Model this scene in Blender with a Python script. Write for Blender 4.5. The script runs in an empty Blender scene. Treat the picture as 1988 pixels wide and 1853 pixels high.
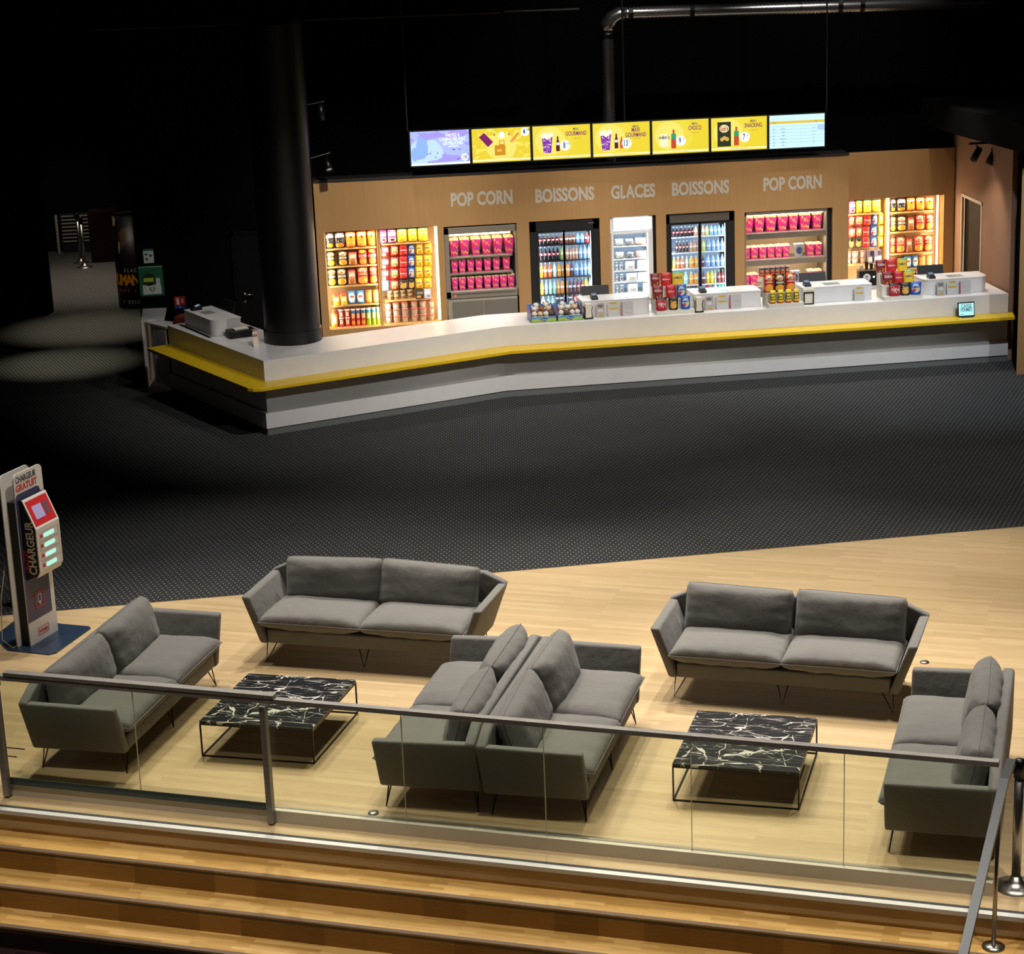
import bpy, bmesh, math, random
from mathutils import Vector, Matrix
sc = bpy.context.scene
COL = sc.collection
random.seed(4)
PI = math.pi

# ---------------------------------------------------------------- camera
F, CX, CY = 4013.16, 1173.6, 904.15
PITCH, ROLL, YAW = 0.27705, 0.026394, -0.188538
cp, sp = math.cos(PITCH), math.sin(PITCH)
fwd = Vector((0, cp, -sp)); right = Vector((1, 0, 0)); down = Vector((0, -sp, -cp))
r2 = math.cos(ROLL)*right + math.sin(ROLL)*down
d2 = -math.sin(ROLL)*right + math.cos(ROLL)*down
rz = Matrix.Rotation(YAW, 3, 'Z')
X, Y, Z = rz @ r2, rz @ (-d2), rz @ (-fwd)
cam = bpy.data.cameras.new('camera'); co = bpy.data.objects.new('camera', cam); COL.objects.link(co)
M = Matrix((X, Y, Z)).transposed().to_4x4(); M.translation = Vector((-4.0, -28.302, 7.063))
co.matrix_world = M
cam.sensor_width = 36; cam.sensor_fit = 'HORIZONTAL'; cam.lens = F/1988*36
cam.shift_x = (994-CX)/1988; cam.shift_y = (CY-926.5)/1988
cam.clip_end = 200
sc.camera = co
sc.view_settings.view_transform = 'Standard'; sc.view_settings.look = 'None'
sc.view_settings.exposure = 0.0; sc.view_settings.gamma = 1
sc.cycles.use_denoising = True
sc.cycles.max_bounces = 8; sc.cycles.transparent_max_bounces = 24
sc.cycles.sample_clamp_indirect = 4
w = bpy.data.worlds.new('world'); sc.world = w; w.use_nodes = True
w.node_tree.nodes['Background'].inputs[0].default_value = (.6, .7, 1, 1)
w.node_tree.nodes['Background'].inputs[1].default_value = 0.004

# ---------------------------------------------------------------- lights
def spot(x, y, z, power, tgt=None, cone=70, blend=.6, col=(1, .86, .68), rad=.08):
    l = bpy.data.lights.new('ceiling_and_fill_spot', 'SPOT'); l.energy = power; l.color = col
    l.spot_size = math.radians(cone); l.spot_blend = blend; l.shadow_soft_size = rad
    o = bpy.data.objects.new('ceiling_and_fill_spot', l); COL.objects.link(o); o.location = (x, y, z)
    t = Vector(tgt if tgt else (x, y, 0)) - Vector((x, y, z))
    o.rotation_euler = t.to_track_quat('-Z', 'Y').to_euler()
    return o
WARM = (1, .93, .83); NEUT = (1, .96, .92); COOL = (.86, .92, 1)
# lounge
for x, y, p in [(-4.6, -9.6, 430), (-2.6, -8.7, 520), (-.6, -9.4, 620), (1.5, -8.9, 700), (3.6, -10.4, 600),
                (-3.4, -11.6, 420), (-1.0, -12.0, 520), (1.6, -12.4, 560), (3.3, -13.6, 380)]:
    spot(x, y+2.2, 7.6, p*1.9, (x*.95, y-.7, 0), 62, .7, WARM, .07)
# spots added to brighten the left of the lounge and the charging stand
spot(-3.0, -10.6, 6.8, 620, (-5.8, -8.6, .9), 34, .9, WARM, .06); spot(-5.6, -8.8, 7.4, 420, (-5.6, -10.6, 0), 56, .8, WARM, .06); spot(-4.6, -6.4, 7.0, 560, (-4.4, -6.6, 0), 52, 1, NEUT, .06)
# steps
for x, y, p in [(-6.3, -13.2, 300), (-4.6, -14.0, 330), (-2.4, -14.6, 330), (-.4, -15.6, 360), (1.6, -16.6, 360), (3.0, -17.4, 260)]:
    spot(x, y-.8, 6.8, p*2.0, (x, y-.1, -.5), 46, .9, WARM, .07)
# carpet in front of the counter
for x, y, p, c in [(-1.6, -5.6, 360, NEUT), (.9, -5.0, 340, NEUT), (3.4, -5.0, 320, NEUT), (6.2, -4.4, 420, COOL), (7.8, -5.4, 260, COOL)]:
    spot(x, y, 6.2, p*2.2, (x*.97-.3, -.8, .4), 62, .9, c, .06)
# added low raking fill lamps, unseen, from over the lounge onto the counter front
for x, tx, p in ((5.0, -2.6, 1250), (6.5, .9, 1000), (8.2, 4.6, 900)):
    spot(x, -12.0, 7.9, p, (tx, -.3, .5), 22, .9, NEUT, .08)
# above the counter
for x, y, p in [(-3.3, 1.2, 70), (-1.2, 1.4, 130), (1.6, 1.2, 130), (3.4, 1.2, 130), (5.0, 1.1, 200), (6.7, 1.1, 90)]:
    spot(x, y, 4.9, p*1.5, (x, 1.0, 1), 75, .8, NEUT, .05)
# onto the timber wall
for x, p in ((-1.7, 620), (.8, 460), (3.2, 430), (5.4, 300), (6.9, 120)):
    spot(x, -1.2, 5.6, p, (x, 2.4, 1.9), 60, .9, (1, .92, .8), .06)
# corridor on the left
spot(-6.25, 4.15, 5.6, 1250, (-6.3, 4.15, 0), 27, 1, (1, .88, .66), .04)
spot(-6.0, 6.7, 5.6, 1300, (-6.0, 6.8, 0), 34, 1, (1, .86, .64), .04)
spot(-6.1, 10.8, 5.6, 1500, (-6.2, 11.0, 0), 64, 1, (1, .84, .68), .05)
spot(-6.5, 12.2, 3.6, 150, (-6.6, 14.7, .5), 50, .9, (1, .9, .75), .05)  # extra lamp added to brighten the louvre panel
spot(-4.4, -1.2, 4.6, 150, (-4.86, 3.0, 1.5), 15, .9, NEUT, .04)  # small lamp added so the defibrillator cabinet reads brighter
spot(-6.6, 5.4, 4.6, 170, (-5.3, 8.5, .8), 26, .9, (1, .9, .75), .05)  # lamp added to light the poster drum

# spots added to brighten the air duct, and far end of the carpet
for x, y, z, p, t in [(2.9, .6, 7.8, 420, (2.3, 3.0, 4.6)), (6.0, .6, 7.8, 420, (5.8, 3, 5.05)), (.4, -5.4, 6.6, 640, (.2, -5.6, 0)), (4.2, -5.6, 6.6, 640, (4.4, -5.8, 0)), (-2.2, -6.4, 6.6, 480, (-2.8, -7.0, 0))]:
    spot(x, y, z, p, t, 60, .9, NEUT, .05)

# ---------------------------------------------------------------- materials
def lin(c):
    if isinstance(c, str):
        c = [int(c[i:i+2], 16)/255 for i in (0, 2, 4)]
        c = [v/12.92 if v <= .04045 else ((v+.055)/1.055)**2.4 for v in c]
    return (c[0], c[1], c[2], 1)
MATS = {}
class NT:
    def __init__(s, name):
        s.m = bpy.data.materials.new(name); s.m.use_nodes = True
        s.t = s.m.node_tree; s.n = s.t.nodes; s.b = s.n['Principled BSDF']; s.out = s.n['Material Output']
    def node(s, ty, **k):
        n = s.n.new(ty)
        for a, v in k.items(): setattr(n, a, v)
        return n
    def link(s, a, b): s.t.links.new(a, b)
    def val(s, sock, v):
        if hasattr(v, 'is_output'): s.link(v, sock)
        else: sock.default_value = v
    def math(s, op, a, b=None, c=None):
        n = s.node('ShaderNodeMath', operation=op)
        s.val(n.inputs[0], a)
        if b is not None: s.val(n.inputs[1], b)
        if c is not None: s.val(n.inputs[2], c)
        return n.outputs[0]
    def mix(s, f, a, b):
        n = s.node('ShaderNodeMix', data_type='RGBA')
        s.val(n.inputs[0], f); s.val(n.inputs[6], a); s.val(n.inputs[7], b)
        return n.outputs[2]
    def coord(s, which='Object', scale=(1, 1, 1), rot=(0, 0, 0)):
        tc = s.node('ShaderNodeTexCoord'); mp = s.node('ShaderNodeMapping')
        mp.inputs['Scale'].default_value = scale; mp.inputs['Rotation'].default_value = rot
        s.link(tc.outputs[which], mp.inputs[0]); return mp.outputs[0]
    def noise(s, vec, scale, detail=4, rough=.5):
        n = s.node('ShaderNodeTexNoise'); s.link(vec, n.inputs['Vector'])
        n.inputs['Scale'].default_value = scale; n.inputs['Detail'].default_value = detail; n.inputs['Roughness'].default_value = rough
        return n.outputs['Fac']
    def ramp(s, f, stops):
        n = s.node('ShaderNodeValToRGB'); s.link(f, n.inputs[0]); e = n.color_ramp.elements
        while len(e) < len(stops): e.new(.5)
        for el, (p, c) in zip(e, stops): el.position = p; el.color = lin(c)
        return n.outputs[0]
    def bump(s, h, strength=.2, dist=.01):
        n = s.node('ShaderNodeBump'); n.inputs['Strength'].default_value = strength; n.inputs['Distance'].default_value = dist
        s.link(h, n.inputs['Height']); s.link(n.outputs[0], s.b.inputs['Normal'])
    def base(s, c, rough=.5, metal=0., spec=.5):
        s.val(s.b.inputs['Base Color'], lin(c) if isinstance(c, (str, tuple)) else c)
        s.b.inputs['Roughness'].default_value = rough; s.b.inputs['Metallic'].default_value = metal
        s.b.inputs['Specular IOR Level'].default_value = spec
def mat(name, c='808080', rough=.5, metal=0., var=.06, scale=6., spec=.5):
    """plain surface with slight procedural variation"""
    if name in MATS: return MATS[name]
    t = NT(name); v = t.coord(); f = t.noise(v, scale, 3)
    c4 = lin(c); a = tuple(max(0, x*(1-var)) for x in c4[:3])+(1,); b = tuple(min(1, x*(1+var)) for x in c4[:3])+(1,)
    t.base(t.mix(f, a, b), rough, metal, spec); MATS[name] = t.m; return t.m
def emis(name, c, strength):
    if name in MATS: return MATS[name]
    t = NT(name); t.base('000000', .4)
    t.b.inputs['Emission Color'].default_value = lin(c); t.b.inputs['Emission Strength'].default_value = strength
    MATS[name] = t.m; return t.m
def pack(name, base, layers, rough=.4, metal=0., emit=0.):
    """printed packaging / picture: layers laid out in the object's own 0-1 box"""
    if name in MATS: return MATS[name]
    t = NT(name); tc = t.node('ShaderNodeTexCoord'); sx = t.node('ShaderNodeSeparateXYZ'); t.link(tc.outputs['Generated'], sx.inputs[0])
    x, z = sx.outputs[0], sx.outputs[2]; col = lin(base)
    for L in layers:
        k = L[0]
        if k == 'ell':
            a = t.math('POWER', t.math('DIVIDE', t.math('SUBTRACT', x, L[1]), L[3]), 2.)
            b = t.math('POWER', t.math('DIVIDE', t.math('SUBTRACT', z, L[2]), L[4]), 2.)
            f = t.math('LESS_THAN', t.math('ADD', a, b), 1.)
        elif k == 'box':
            f = t.math('MULTIPLY', t.math('MULTIPLY', t.math('GREATER_THAN', x, L[1]), t.math('LESS_THAN', x, L[2])),
                       t.math('MULTIPLY', t.math('GREATER_THAN', z, L[3]), t.math('LESS_THAN', z, L[4])))
        elif k == 'noise':   # scale, threshold, z0, z1
            n = t.noise(tc.outputs['Generated'], L[1], 2)
            f = t.math('MULTIPLY', t.math('GREATER_THAN', n, L[2]), t.math('MULTIPLY', t.math('GREATER_THAN', z, L[3]), t.math('LESS_THAN', z, L[4])))
        elif k == 'dots':
            v = t.node('ShaderNodeTexVoronoi'); v.inputs['Scale'].default_value = L[1]; t.link(tc.outputs['Generated'], v.inputs['Vector'])
            f = t.math('LESS_THAN', v.outputs['Distance'], L[2])
        elif k == 'grad':
            f = z
        col = t.mix(f, col, lin(L[-1]))
    t.base(col, rough, metal)
    if emit:
        t.b.inputs['Base Color'].default_value = (0, 0, 0, 1)
        for l in list(t.b.inputs['Base Color'].links): t.t.links.remove(l)
        t.link(col, t.b.inputs['Emission Color']); t.b.inputs['Emission Strength'].default_value = emit
    MATS[name] = t.m; return t.m

def m_planks(name, cols, rot, bw, bh, rough=.42, grain=1.):
    t = NT(name); v = t.coord('Object', rot=(0, 0, rot))
    br = t.node('ShaderNodeTexBrick'); t.link(v, br.inputs['Vector'])
    br.inputs['Color1'].default_value = (0, 0, 0, 1); br.inputs['Color2'].default_value = (1, 1, 1, 1); br.inputs['Mortar'].default_value = (.35, .35, .35, 1)
    br.inputs['Scale'].default_value = 1; br.inputs['Brick Width'].default_value = bw; br.inputs['Row Height'].default_value = bh
    br.inputs['Mortar Size'].default_value = .0012; br.inputs['Bias'].default_value = 0; br.offset = .37
    col = t.ramp(br.outputs['Color'], [(0, cols[0]), (.5, cols[1]), (1, cols[2])])
    mp = t.node('ShaderNodeMapping'); mp.inputs['Scale'].default_value = (2.2, 34, 34); t.link(v, mp.inputs[0])
    g = t.noise(mp.outputs[0], 1.6, 6, .65)
    dk = t.ramp(g, [(.3, (.72, .68, .62)), (.62, (1, 1, 1))])
    mx = t.node('ShaderNodeMix', data_type='RGBA', blend_type='MULTIPLY'); mx.inputs[0].default_value = .55*grain
    t.link(col, mx.inputs[6]); t.link(dk, mx.inputs[7])
    t.base(mx.outputs[2], rough); t.bump(g, .08, .003); return t.m
RA = -0.466764
M_FLOOR = m_planks('oak_floor', ('bda277', 'c6ab80', 'ceb489'), -RA, 1.25, .066)
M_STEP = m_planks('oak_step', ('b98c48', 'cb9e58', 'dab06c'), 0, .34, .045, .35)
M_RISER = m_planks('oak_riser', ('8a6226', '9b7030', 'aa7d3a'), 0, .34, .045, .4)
M_DARKWOOD = m_planks('dark_wood', ('1c1216', '261a1d', '331f1f'), 0, .5, .06, .35)
def m_carpet():
    t = NT('dotted_carpet'); v = t.coord('Object', rot=(0, 0, math.radians(8))); s = t.node('ShaderNodeSeparateXYZ'); t.link(v, s.inputs[0])
    sx, sy = .060, .070
    row = t.math('DIVIDE', s.outputs[1], sy); r = t.math('FLOOR', row)
    par = t.math('MULTIPLY', t.math('FLOORED_MODULO', r, 2.), .5)
    cx = t.math('ADD', t.math('DIVIDE', s.outputs[0], sx), par)
    fx = t.math('MULTIPLY', t.math('SUBTRACT', t.math('FRACT', cx), .5), sx)
    fy = t.math('MULTIPLY', t.math('SUBTRACT', t.math('FRACT', row), .5), sy)
    d = t.math('SQRT', t.math('ADD', t.math('MULTIPLY', fx, fx), t.math('MULTIPLY', t.math('MULTIPLY', fy, fy), .35)))
    f = t.math('LESS_THAN', d, .0062)
    n = t.noise(v, 2.2, 5, .6); n2 = t.noise(v, 260, 2)
    c = t.mix(n, lin('2a2b2e'), lin('3a3b3f')); c = t.mix(t.math('MULTIPLY', n2, .5), c, lin('1e1f22'))
    t.base(t.mix(f, c, lin('a3a27a')), .95, 0, .2); t.bump(n2, .3, .004); return t.m
M_CARPET = m_carpet()
def m_fabric():
    t = NT('grey_sofa_fabric'); v = t.coord('Object'); n = t.noise(v, 7, 5, .6)
    mp = t.node('ShaderNodeMapping'); mp.inputs['Scale'].default_value = (30, 300, 300); t.link(v, mp.inputs[0]); a = t.noise(mp.outputs[0], 1, 2)
    mp2 = t.node('ShaderNodeMapping'); mp2.inputs['Scale'].default_value = (300, 30, 30); t.link(v, mp2.inputs[0]); b = t.noise(mp2.outputs[0], 1, 2)
    wv = t.math('ADD', a, b); c = t.mix(n, lin('63615e'), lin('72706c')); c = t.mix(t.math('MULTIPLY', wv, .32), c, lin('868480'))
    t.base(c, .9, 0, .25); t.b.inputs['Sheen Weight'].default_value = .15
    big = t.noise(v, 9, 3, .5); t.bump(t.math('ADD', t.math('MULTIPLY', wv, .08), big), .35, .03); return t.m
M_FAB = m_fabric()
def m_marble():
    t = NT('black_marble')
    def crack(sc_, rot, scale, wid, dist, gs, gt):
        v = t.coord('Object', scale=sc_, rot=(0, 0, rot)); n = t.node('ShaderNodeTexNoise'); t.link(v, n.inputs['Vector']); n.inputs['Scale'].default_value = 2.2; n.inputs['Detail'].default_value = 3
        ad = t.node('ShaderNodeVectorMath', operation='MULTIPLY_ADD'); t.link(n.outputs['Color'], ad.inputs[0]); ad.inputs[1].default_value = (dist, dist, 0); t.link(v, ad.inputs[2])
        vo = t.node('ShaderNodeTexVoronoi', feature='DISTANCE_TO_EDGE'); t.link(ad.outputs[0], vo.inputs['Vector']); vo.inputs['Scale'].default_value = scale
        g = t.noise(t.coord('Object', scale=(1.5, 5, 1), rot=(0, 0, rot)), gs, 2)
        w_ = t.math('MULTIPLY', t.math('MAXIMUM', t.math('SUBTRACT', g, gt), 0), wid*2.6)
        return t.math('LESS_THAN', vo.outputs['Distance'], w_)
    f = t.math('MAXIMUM', crack((1, 3.6, 1), .15, 2.2, .045, .6, 2.4, .42), crack((1, 4.6, 1), -.1, 4.2, .05, .5, 3.2, .46))
    f = t.math('MAXIMUM', f, crack((1.6, 1, 1), .5, 1.6, .028, .5, 2, .46))
    n2 = t.noise(t.coord('Object'), 5, 4)
    t.base(t.mix(f, t.mix(n2, lin('08090b'), lin('1b1d21')), lin('cfcac0')), .3, 0, .4); return t.m
M_MARBLE = m_marble()
def m_laminate():
    t = NT('timber_laminate'); v = t.coord('Object', scale=(9, 9, .5)); n = t.noise(v, 3, 5, .6)
    v2 = t.coord('Object', scale=(1.4, 1.4, .25)); n2 = t.noise(v2, 2, 2)
    c = t.mix(n, lin('9c7648'), lin('b48c5c')); t.base(t.mix(t.math('MULTIPLY', n2, .5), c, lin('9a7446')), .5); return t.m
M_LAM = m_laminate()
def m_steel(name='brushed_steel', c='8d8a86', rough=.32):
    t = NT(name); v = t.coord('Object', scale=(4, 90, 90)); n = t.noise(v, 2, 3); t.base(t.mix(n, lin(c), lin('b5b1aa')), rough, 1.); return t.m
M_STEEL = m_steel()
def m_glass(name, tint, refl=.06):
    t = NT(name); tr = t.node('ShaderNodeBsdfTransparent'); tr.inputs[0].default_value = tint
    gl = t.node('ShaderNodeBsdfGlossy'); gl.inputs['Roughness'].default_value = .02; gl.inputs['Color'].default_value = (1, 1, 1, 1)
    lw = t.node('ShaderNodeLayerWeight'); lw.inputs[0].default_value = .5; p5 = t.math('MULTIPLY_ADD', t.math('POWER', lw.outputs['Facing'], 5.), .7, .045)
    mx = t.node('ShaderNodeMixShader'); t.link(p5, mx.inputs[0]); t.link(tr.outputs[0], mx.inputs[1]); t.link(gl.outputs[0], mx.inputs[2])
    t.link(mx.outputs[0], t.out.inputs[0]); return t.m
M_GLASS = m_glass('railing_glass', (.93, .955, .88, 1))
M_PANE = m_glass('fridge_glass', (.97, .98, .99, 1))
M_ACRYL = m_glass('clear_acrylic', (.97, .97, .97, 1))
BLACK = mat('matt_black', '0a0a0b', .6); BLK2 = mat('black_wall_paint', '030303', 1., spec=.1); BLKM = mat('black_metal', '0b0b0b', .35, .4)
COLUMN = mat('black_column_paint', '060606', .4)
WHITE = mat('white_solid_surface', 'd6d3d0', .35); WHITE2 = mat('white_plastic', 'dedcd8', .4); CREAM = mat('cream_card', 'd9d2bd', .6)
YEL = mat('yellow_laminate', 'd9b312', .38); GREY = mat('grey_plinth', '6a6c6a', .5); DGREY = mat('dark_grey_plastic', '121214', .45, spec=.3)
BROWN = mat('brown_wall_paint', '8a6a55', .8); SHELFW = mat('light_shelf_wood', 'c79c62', .5); RED = mat('red_plastic', 'a81e20', .4)
LETTER = mat('pale_lettering', 'b8b1a4', .5); CARC = mat('warm_metal_shelf', '8f877c', .4, .4)

# ---------------------------------------------------------------- geometry
def quads(bm, P, F_):
    vs = [bm.verts.new(p) for p in P]
    for f in F_: bm.faces.new([vs[i] for i in f])
HEXF = [(0, 3, 2, 1), (4, 5, 6, 7), (0, 1, 5, 4), (1, 2, 6, 5), (2, 3, 7, 6), (3, 0, 4, 7)]
def hexa(bm, P): quads(bm, P, HEXF)
def box(bm, x0, x1, y0, y1, z0, z1):
    hexa(bm, [(x0, y0, z0), (x1, y0, z0), (x1, y1, z0), (x0, y1, z0), (x0, y0, z1), (x1, y0, z1), (x1, y1, z1), (x0, y1, z1)])
def prism(bm, poly, z0, z1):
    n = len(poly); a = [bm.verts.new((p[0], p[1], z0)) for p in poly]; b = [bm.verts.new((p[0], p[1], z1)) for p in poly]
    bm.faces.new(a[::-1]); bm.faces.new(b)
    for i in range(n): bm.faces.new((a[i], a[(i+1) % n], b[(i+1) % n], b[i]))
def prism_y(bm, poly, y0, y1):
    n = len(poly); a = [bm.verts.new((p[0], y0, p[1])) for p in poly]; b = [bm.verts.new((p[0], y1, p[1])) for p in poly]
    bm.faces.new(a); bm.faces.new(b[::-1])
    for i in range(n): bm.faces.new((a[(i+1) % n], a[i], b[i], b[(i+1) % n]))
def lathe(bm, prof, seg=16, c=(0, 0), ax='Z'):
    rings = []
    for r, z in prof:
        rings.append([bm.verts.new((c[0]+r*math.cos(2*PI*k/seg), c[1]+r*math.sin(2*PI*k/seg), z)) for k in range(seg)])
    for a, b in zip(rings, rings[1:]):
        for k in range(seg): bm.faces.new((a[k], a[(k+1) % seg], b[(k+1) % seg], b[k]))
    bm.faces.new(rings[0][::-1]); bm.faces.new(rings[-1])
def tube(bm, pts, r, seg=8, rads=None):
    pts = [Vector(p) for p in pts]; rings = []; prev = None
    for i, p in enumerate(pts):
        t = (pts[min(i+1, len(pts)-1)]-pts[max(i-1, 0)]).normalized()
        if prev is None:
            u = t.orthogonal().normalized()
        else:
            u = (prev - t*prev.dot(t)).normalized()
        prev = u; v = t.cross(u); rr = rads[i] if rads else r
        rings.append([bm.verts.new(p+u*rr*math.cos(2*PI*k/seg)+v*rr*math.sin(2*PI*k/seg)) for k in range(seg)])
    for a, b in zip(rings, rings[1:]):
        for k in range(seg): bm.faces.new((a[k], a[(k+1) % seg], b[(k+1) % seg], b[k]))
    bm.faces.new(rings[0][::-1]); bm.faces.new(rings[-1])
def obj(name, bm, m, parent=None, smooth=False, bevel=0, seg=2, loc=None, rot=None, kind=None, label=None):
    bmesh.ops.recalc_face_normals(bm, faces=bm.faces[:])
    me = bpy.data.meshes.new(name); bm.to_mesh(me); bm.free()
    for mm in (m if isinstance(m, (list, tuple)) else [m]): me.materials.append(mm)
    if smooth:
        for p in me.polygons: p.use_smooth = True
    o = bpy.data.objects.new(name, me); COL.objects.link(o)
    if parent: o.parent = parent
    if loc: o.location = loc
    if rot: o.rotation_euler = rot
    if bevel:
        b = o.modifiers.new('bevel', 'BEVEL'); b.width = bevel; b.segments = seg; b.limit_method = 'ANGLE'; b.angle_limit = math.radians(35)
    if kind: o['kind'] = kind
    if label: o['label'] = label
    return o
def part(name, fn, m, parent=None, **k):
    bm = bmesh.new(); fn(bm); return obj(name, bm, m, parent, **k)
def pbox(name, x0, x1, y0, y1, z0, z1, m, parent=None, **k):
    return part(name, lambda b: box(b, x0, x1, y0, y1, z0, z1), m, parent, **k)
def thing(name, label, cat, loc=(0, 0, 0), rotz=0, group=None):
    o = bpy.data.objects.new(name, None); COL.objects.link(o); o.empty_display_size = .1
    o.location = loc; o.rotation_euler = (0, 0, rotz); o['label'] = label; o['category'] = cat
    if group: o['group'] = group
    return o
def tag(o, label, cat, group=None):
    o['label'] = label; o['category'] = cat
    if group: o['group'] = group
    return o
def struct(o): o['kind'] = 'structure'; return o
def copytree(o, parent=None):
    c = o.copy(); COL.objects.link(c); c.parent = parent
    for ch in list(o.children): copytree(ch, c)
    return c
TXT = {}
def text_me(s, size, xs=.72, bold=.012, align='CENTER'):
    """text as a flat mesh in the XZ plane facing -Y"""
    k = (s, size, xs, bold, align)
    if k in TXT: return TXT[k]
    cu = bpy.data.curves.new('t', 'FONT'); cu.body = s; cu.size = 1; cu.align_x = align; cu.align_y = 'CENTER'
    cu.offset = bold; cu.resolution_u = 3; cu.extrude = .004; cu.space_line = .85
    o = bpy.data.objects.new('t', cu); COL.objects.link(o)
    dg = bpy.context.evaluated_depsgraph_get(); me = bpy.data.meshes.new_from_object(o.evaluated_get(dg))
    bpy.data.objects.remove(o)
    for v in me.vertices:
        x, y, z = v.co; v.co = (x*size*xs, -z*size, y*size)
    me.materials.clear(); TXT[k] = me; return me
def text(s, size, x, y, z, m, parent=None, xs=.72, bold=.012, name='lettering', rot=None, align='CENTER'):
    me = text_me(s, size, xs, bold, align)
    key = ('m', s, size, xs, bold, align, m.name)
    if key not in TXT:
        c = me.copy(); c.materials.append(m); TXT[key] = c
    o = bpy.data.objects.new(name, TXT[key]); COL.objects.link(o); o.location = (x, y, z)
    if parent: o.parent = parent
    if rot: o.rotation_euler = rot
    return o
R0 = Vector((-4.853, -12.664, 0)); EV = Vector((math.cos(RA), math.sin(RA), 0)); MV = Vector((-math.sin(RA), math.cos(RA), 0))
def RF(s, m, z=0): p = R0+EV*s+MV*m; return (p.x, p.y, z)

# ---------------------------------------------------------------- shell of the hall
EDGE = -.30
a, b = RF(-7, EDGE), RF(12, EDGE)
struct(part('floor', lambda q: prism(q, [(a[0], a[1]), (b[0], b[1]), (10, b[1]), (10, -7.65), (a[0], -7.65)], -.15, 0), M_FLOOR))
struct(part('floor', lambda q: prism(q, [(-11.4, -7.65), (10, -7.65), (10, 16), (-11.4, 16)], -.15, 0), M_CARPET))
struct(pbox('trim_1', -11, 10, -7.656, -7.644, -.01, .0025, mat('bronze_strip', '6d5f48', .4, .7)))
struct(pbox('ceiling', -12, 11, -20, 16, 8.6, 8.8, BLK2))
struct(pbox('wall_back', -11, 9.5, 15, 15.2, 0, 8.6, BLK2))
struct(part('wall_left', lambda q: prism(q, [(-7.2, 14.9), (-6.72, 8.49), (-11, 3.5), (-11, 14.9)], 0, 8.6), BLK2))
struct(pbox('wall_centre', -5.06, -2.42, 3.0, 3.3, 0, 8.6, BLK2))
struct(pbox('wall_upper', -2.42, 9.5, 4.4, 4.6, 0, 8.6, BLK2))
struct(pbox('wall_far_left', -11.4, -11.2, -7.65, 3.5, 0, 8.6, BLK2))
# side wall on the right, with the staff doorway in it
def sidewall(q):
    A, B_ = Vector((7.56, .05)), Vector((7.71, 2.85)); d = (B_-A); o_ = Vector((.12, 0))
    def seg(t0, t1, z0, z1):
        p, r = A+d*t0, A+d*t1; prism(q, [tuple(p), tuple(p+o_), tuple(r+o_), tuple(r)], z0, z1)
    seg(0, .49, 0, 3.2); seg(.49, .835, 2.16, 3.2); seg(.835, 1.0, 0, 3.2)
struct(part('wall_right', sidewall, BROWN))
dr = thing('door_2', 'black staff doorway with pale frame in brown side wall', 'door', (7.56, .05, 0), 0)
del dr['category']; del dr['label']; dr['kind'] = 'structure'
fx = lambda y: .15*(y-.05)/2.8
part('door_frame', lambda q: [prism(q, [(fx(y0)-.012, y0-.05), (fx(y0)+.12, y0-.05), (fx(y1)+.12, y1-.05), (fx(y1)-.012, y1-.05)], z0, z1)
     for y0, y1, z0, z1 in [(1.38, 1.43, 0, 2.16), (2.36, 2.41, 0, 2.16), (1.38, 2.41, 2.11, 2.16)]], mat('pale_door_frame', 'a99a8c', .5), dr)
part('door_panel', lambda q: prism(q, [(fx(1.4)+.05, 1.38), (fx(1.4)+.12, 1.38), (fx(2.4)+.12, 2.32), (fx(2.4)+.05, 2.32)], 0, 2.12), mat('deep_black', '030303', .7, spec=.2), dr)  # black sheet standing in for the dark interior of the doorway
part('door_edge', lambda q: prism(q, [(.125, 2.22), (.14, 2.22), (.14, 2.24), (.125, 2.24)], 0, 2.1), M_STEEL, dr)
struct(part('wall_pillar', lambda q: prism(q, [(7.325, -.88), (9.4, -.88), (9.4, -.2), (7.64, -.2)], 0, 2.95), M_LAM))
struct(part('wall_recess', lambda q: prism(q, [(7.64, -.2), (9.4, -.2), (9.4, .05), (7.64, .05)], 0, 3.2), BLK2))
struct(part('ceiling_soffit', lambda q: prism(q, [(7.2, 3.0), (7.2, 1.4), (7.35, -1.3), (9.6, -1.3), (9.6, 3.0)], 3.2, 3.6), BLK2))
# far door in the dark wall
d1 = thing('door_1', '', '', (-3.6, 3.0, 0)); del d1['category']; del d1['label']; d1['kind'] = 'structure'
pbox('door_panel', 0, .83, -.03, 0, 0, 2.04, mat('dark_grey_door', '08080a', .8, spec=.12), d1)
part('door_frame', lambda q: [box(q, -.05, 0, -.045, 0, 0, 2.1), box(q, .83, .88, -.045, 0, 0, 2.1), box(q, -.05, .88, -.045, 0, 2.04, 2.1)], mat('door_frame_black', '060607', .8, spec=.1), d1)
part('door_handle', lambda q: [lathe(q, [(.028, 0), (.028, .012)], 16), tube(q, [(0, 0, 0), (0, 0, .05), (.13, 0, .05)], .011)], M_STEEL, d1, loc=(.1, -.03, 1.14), rot=(PI/2, 0, 0), smooth=True)
part('keyhole', lambda q: lathe(q, [(.018, 0), (.018, .01)], 16), M_STEEL, d1, loc=(.1, -.03, 1.03), rot=(PI/2, 0, 0))
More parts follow.
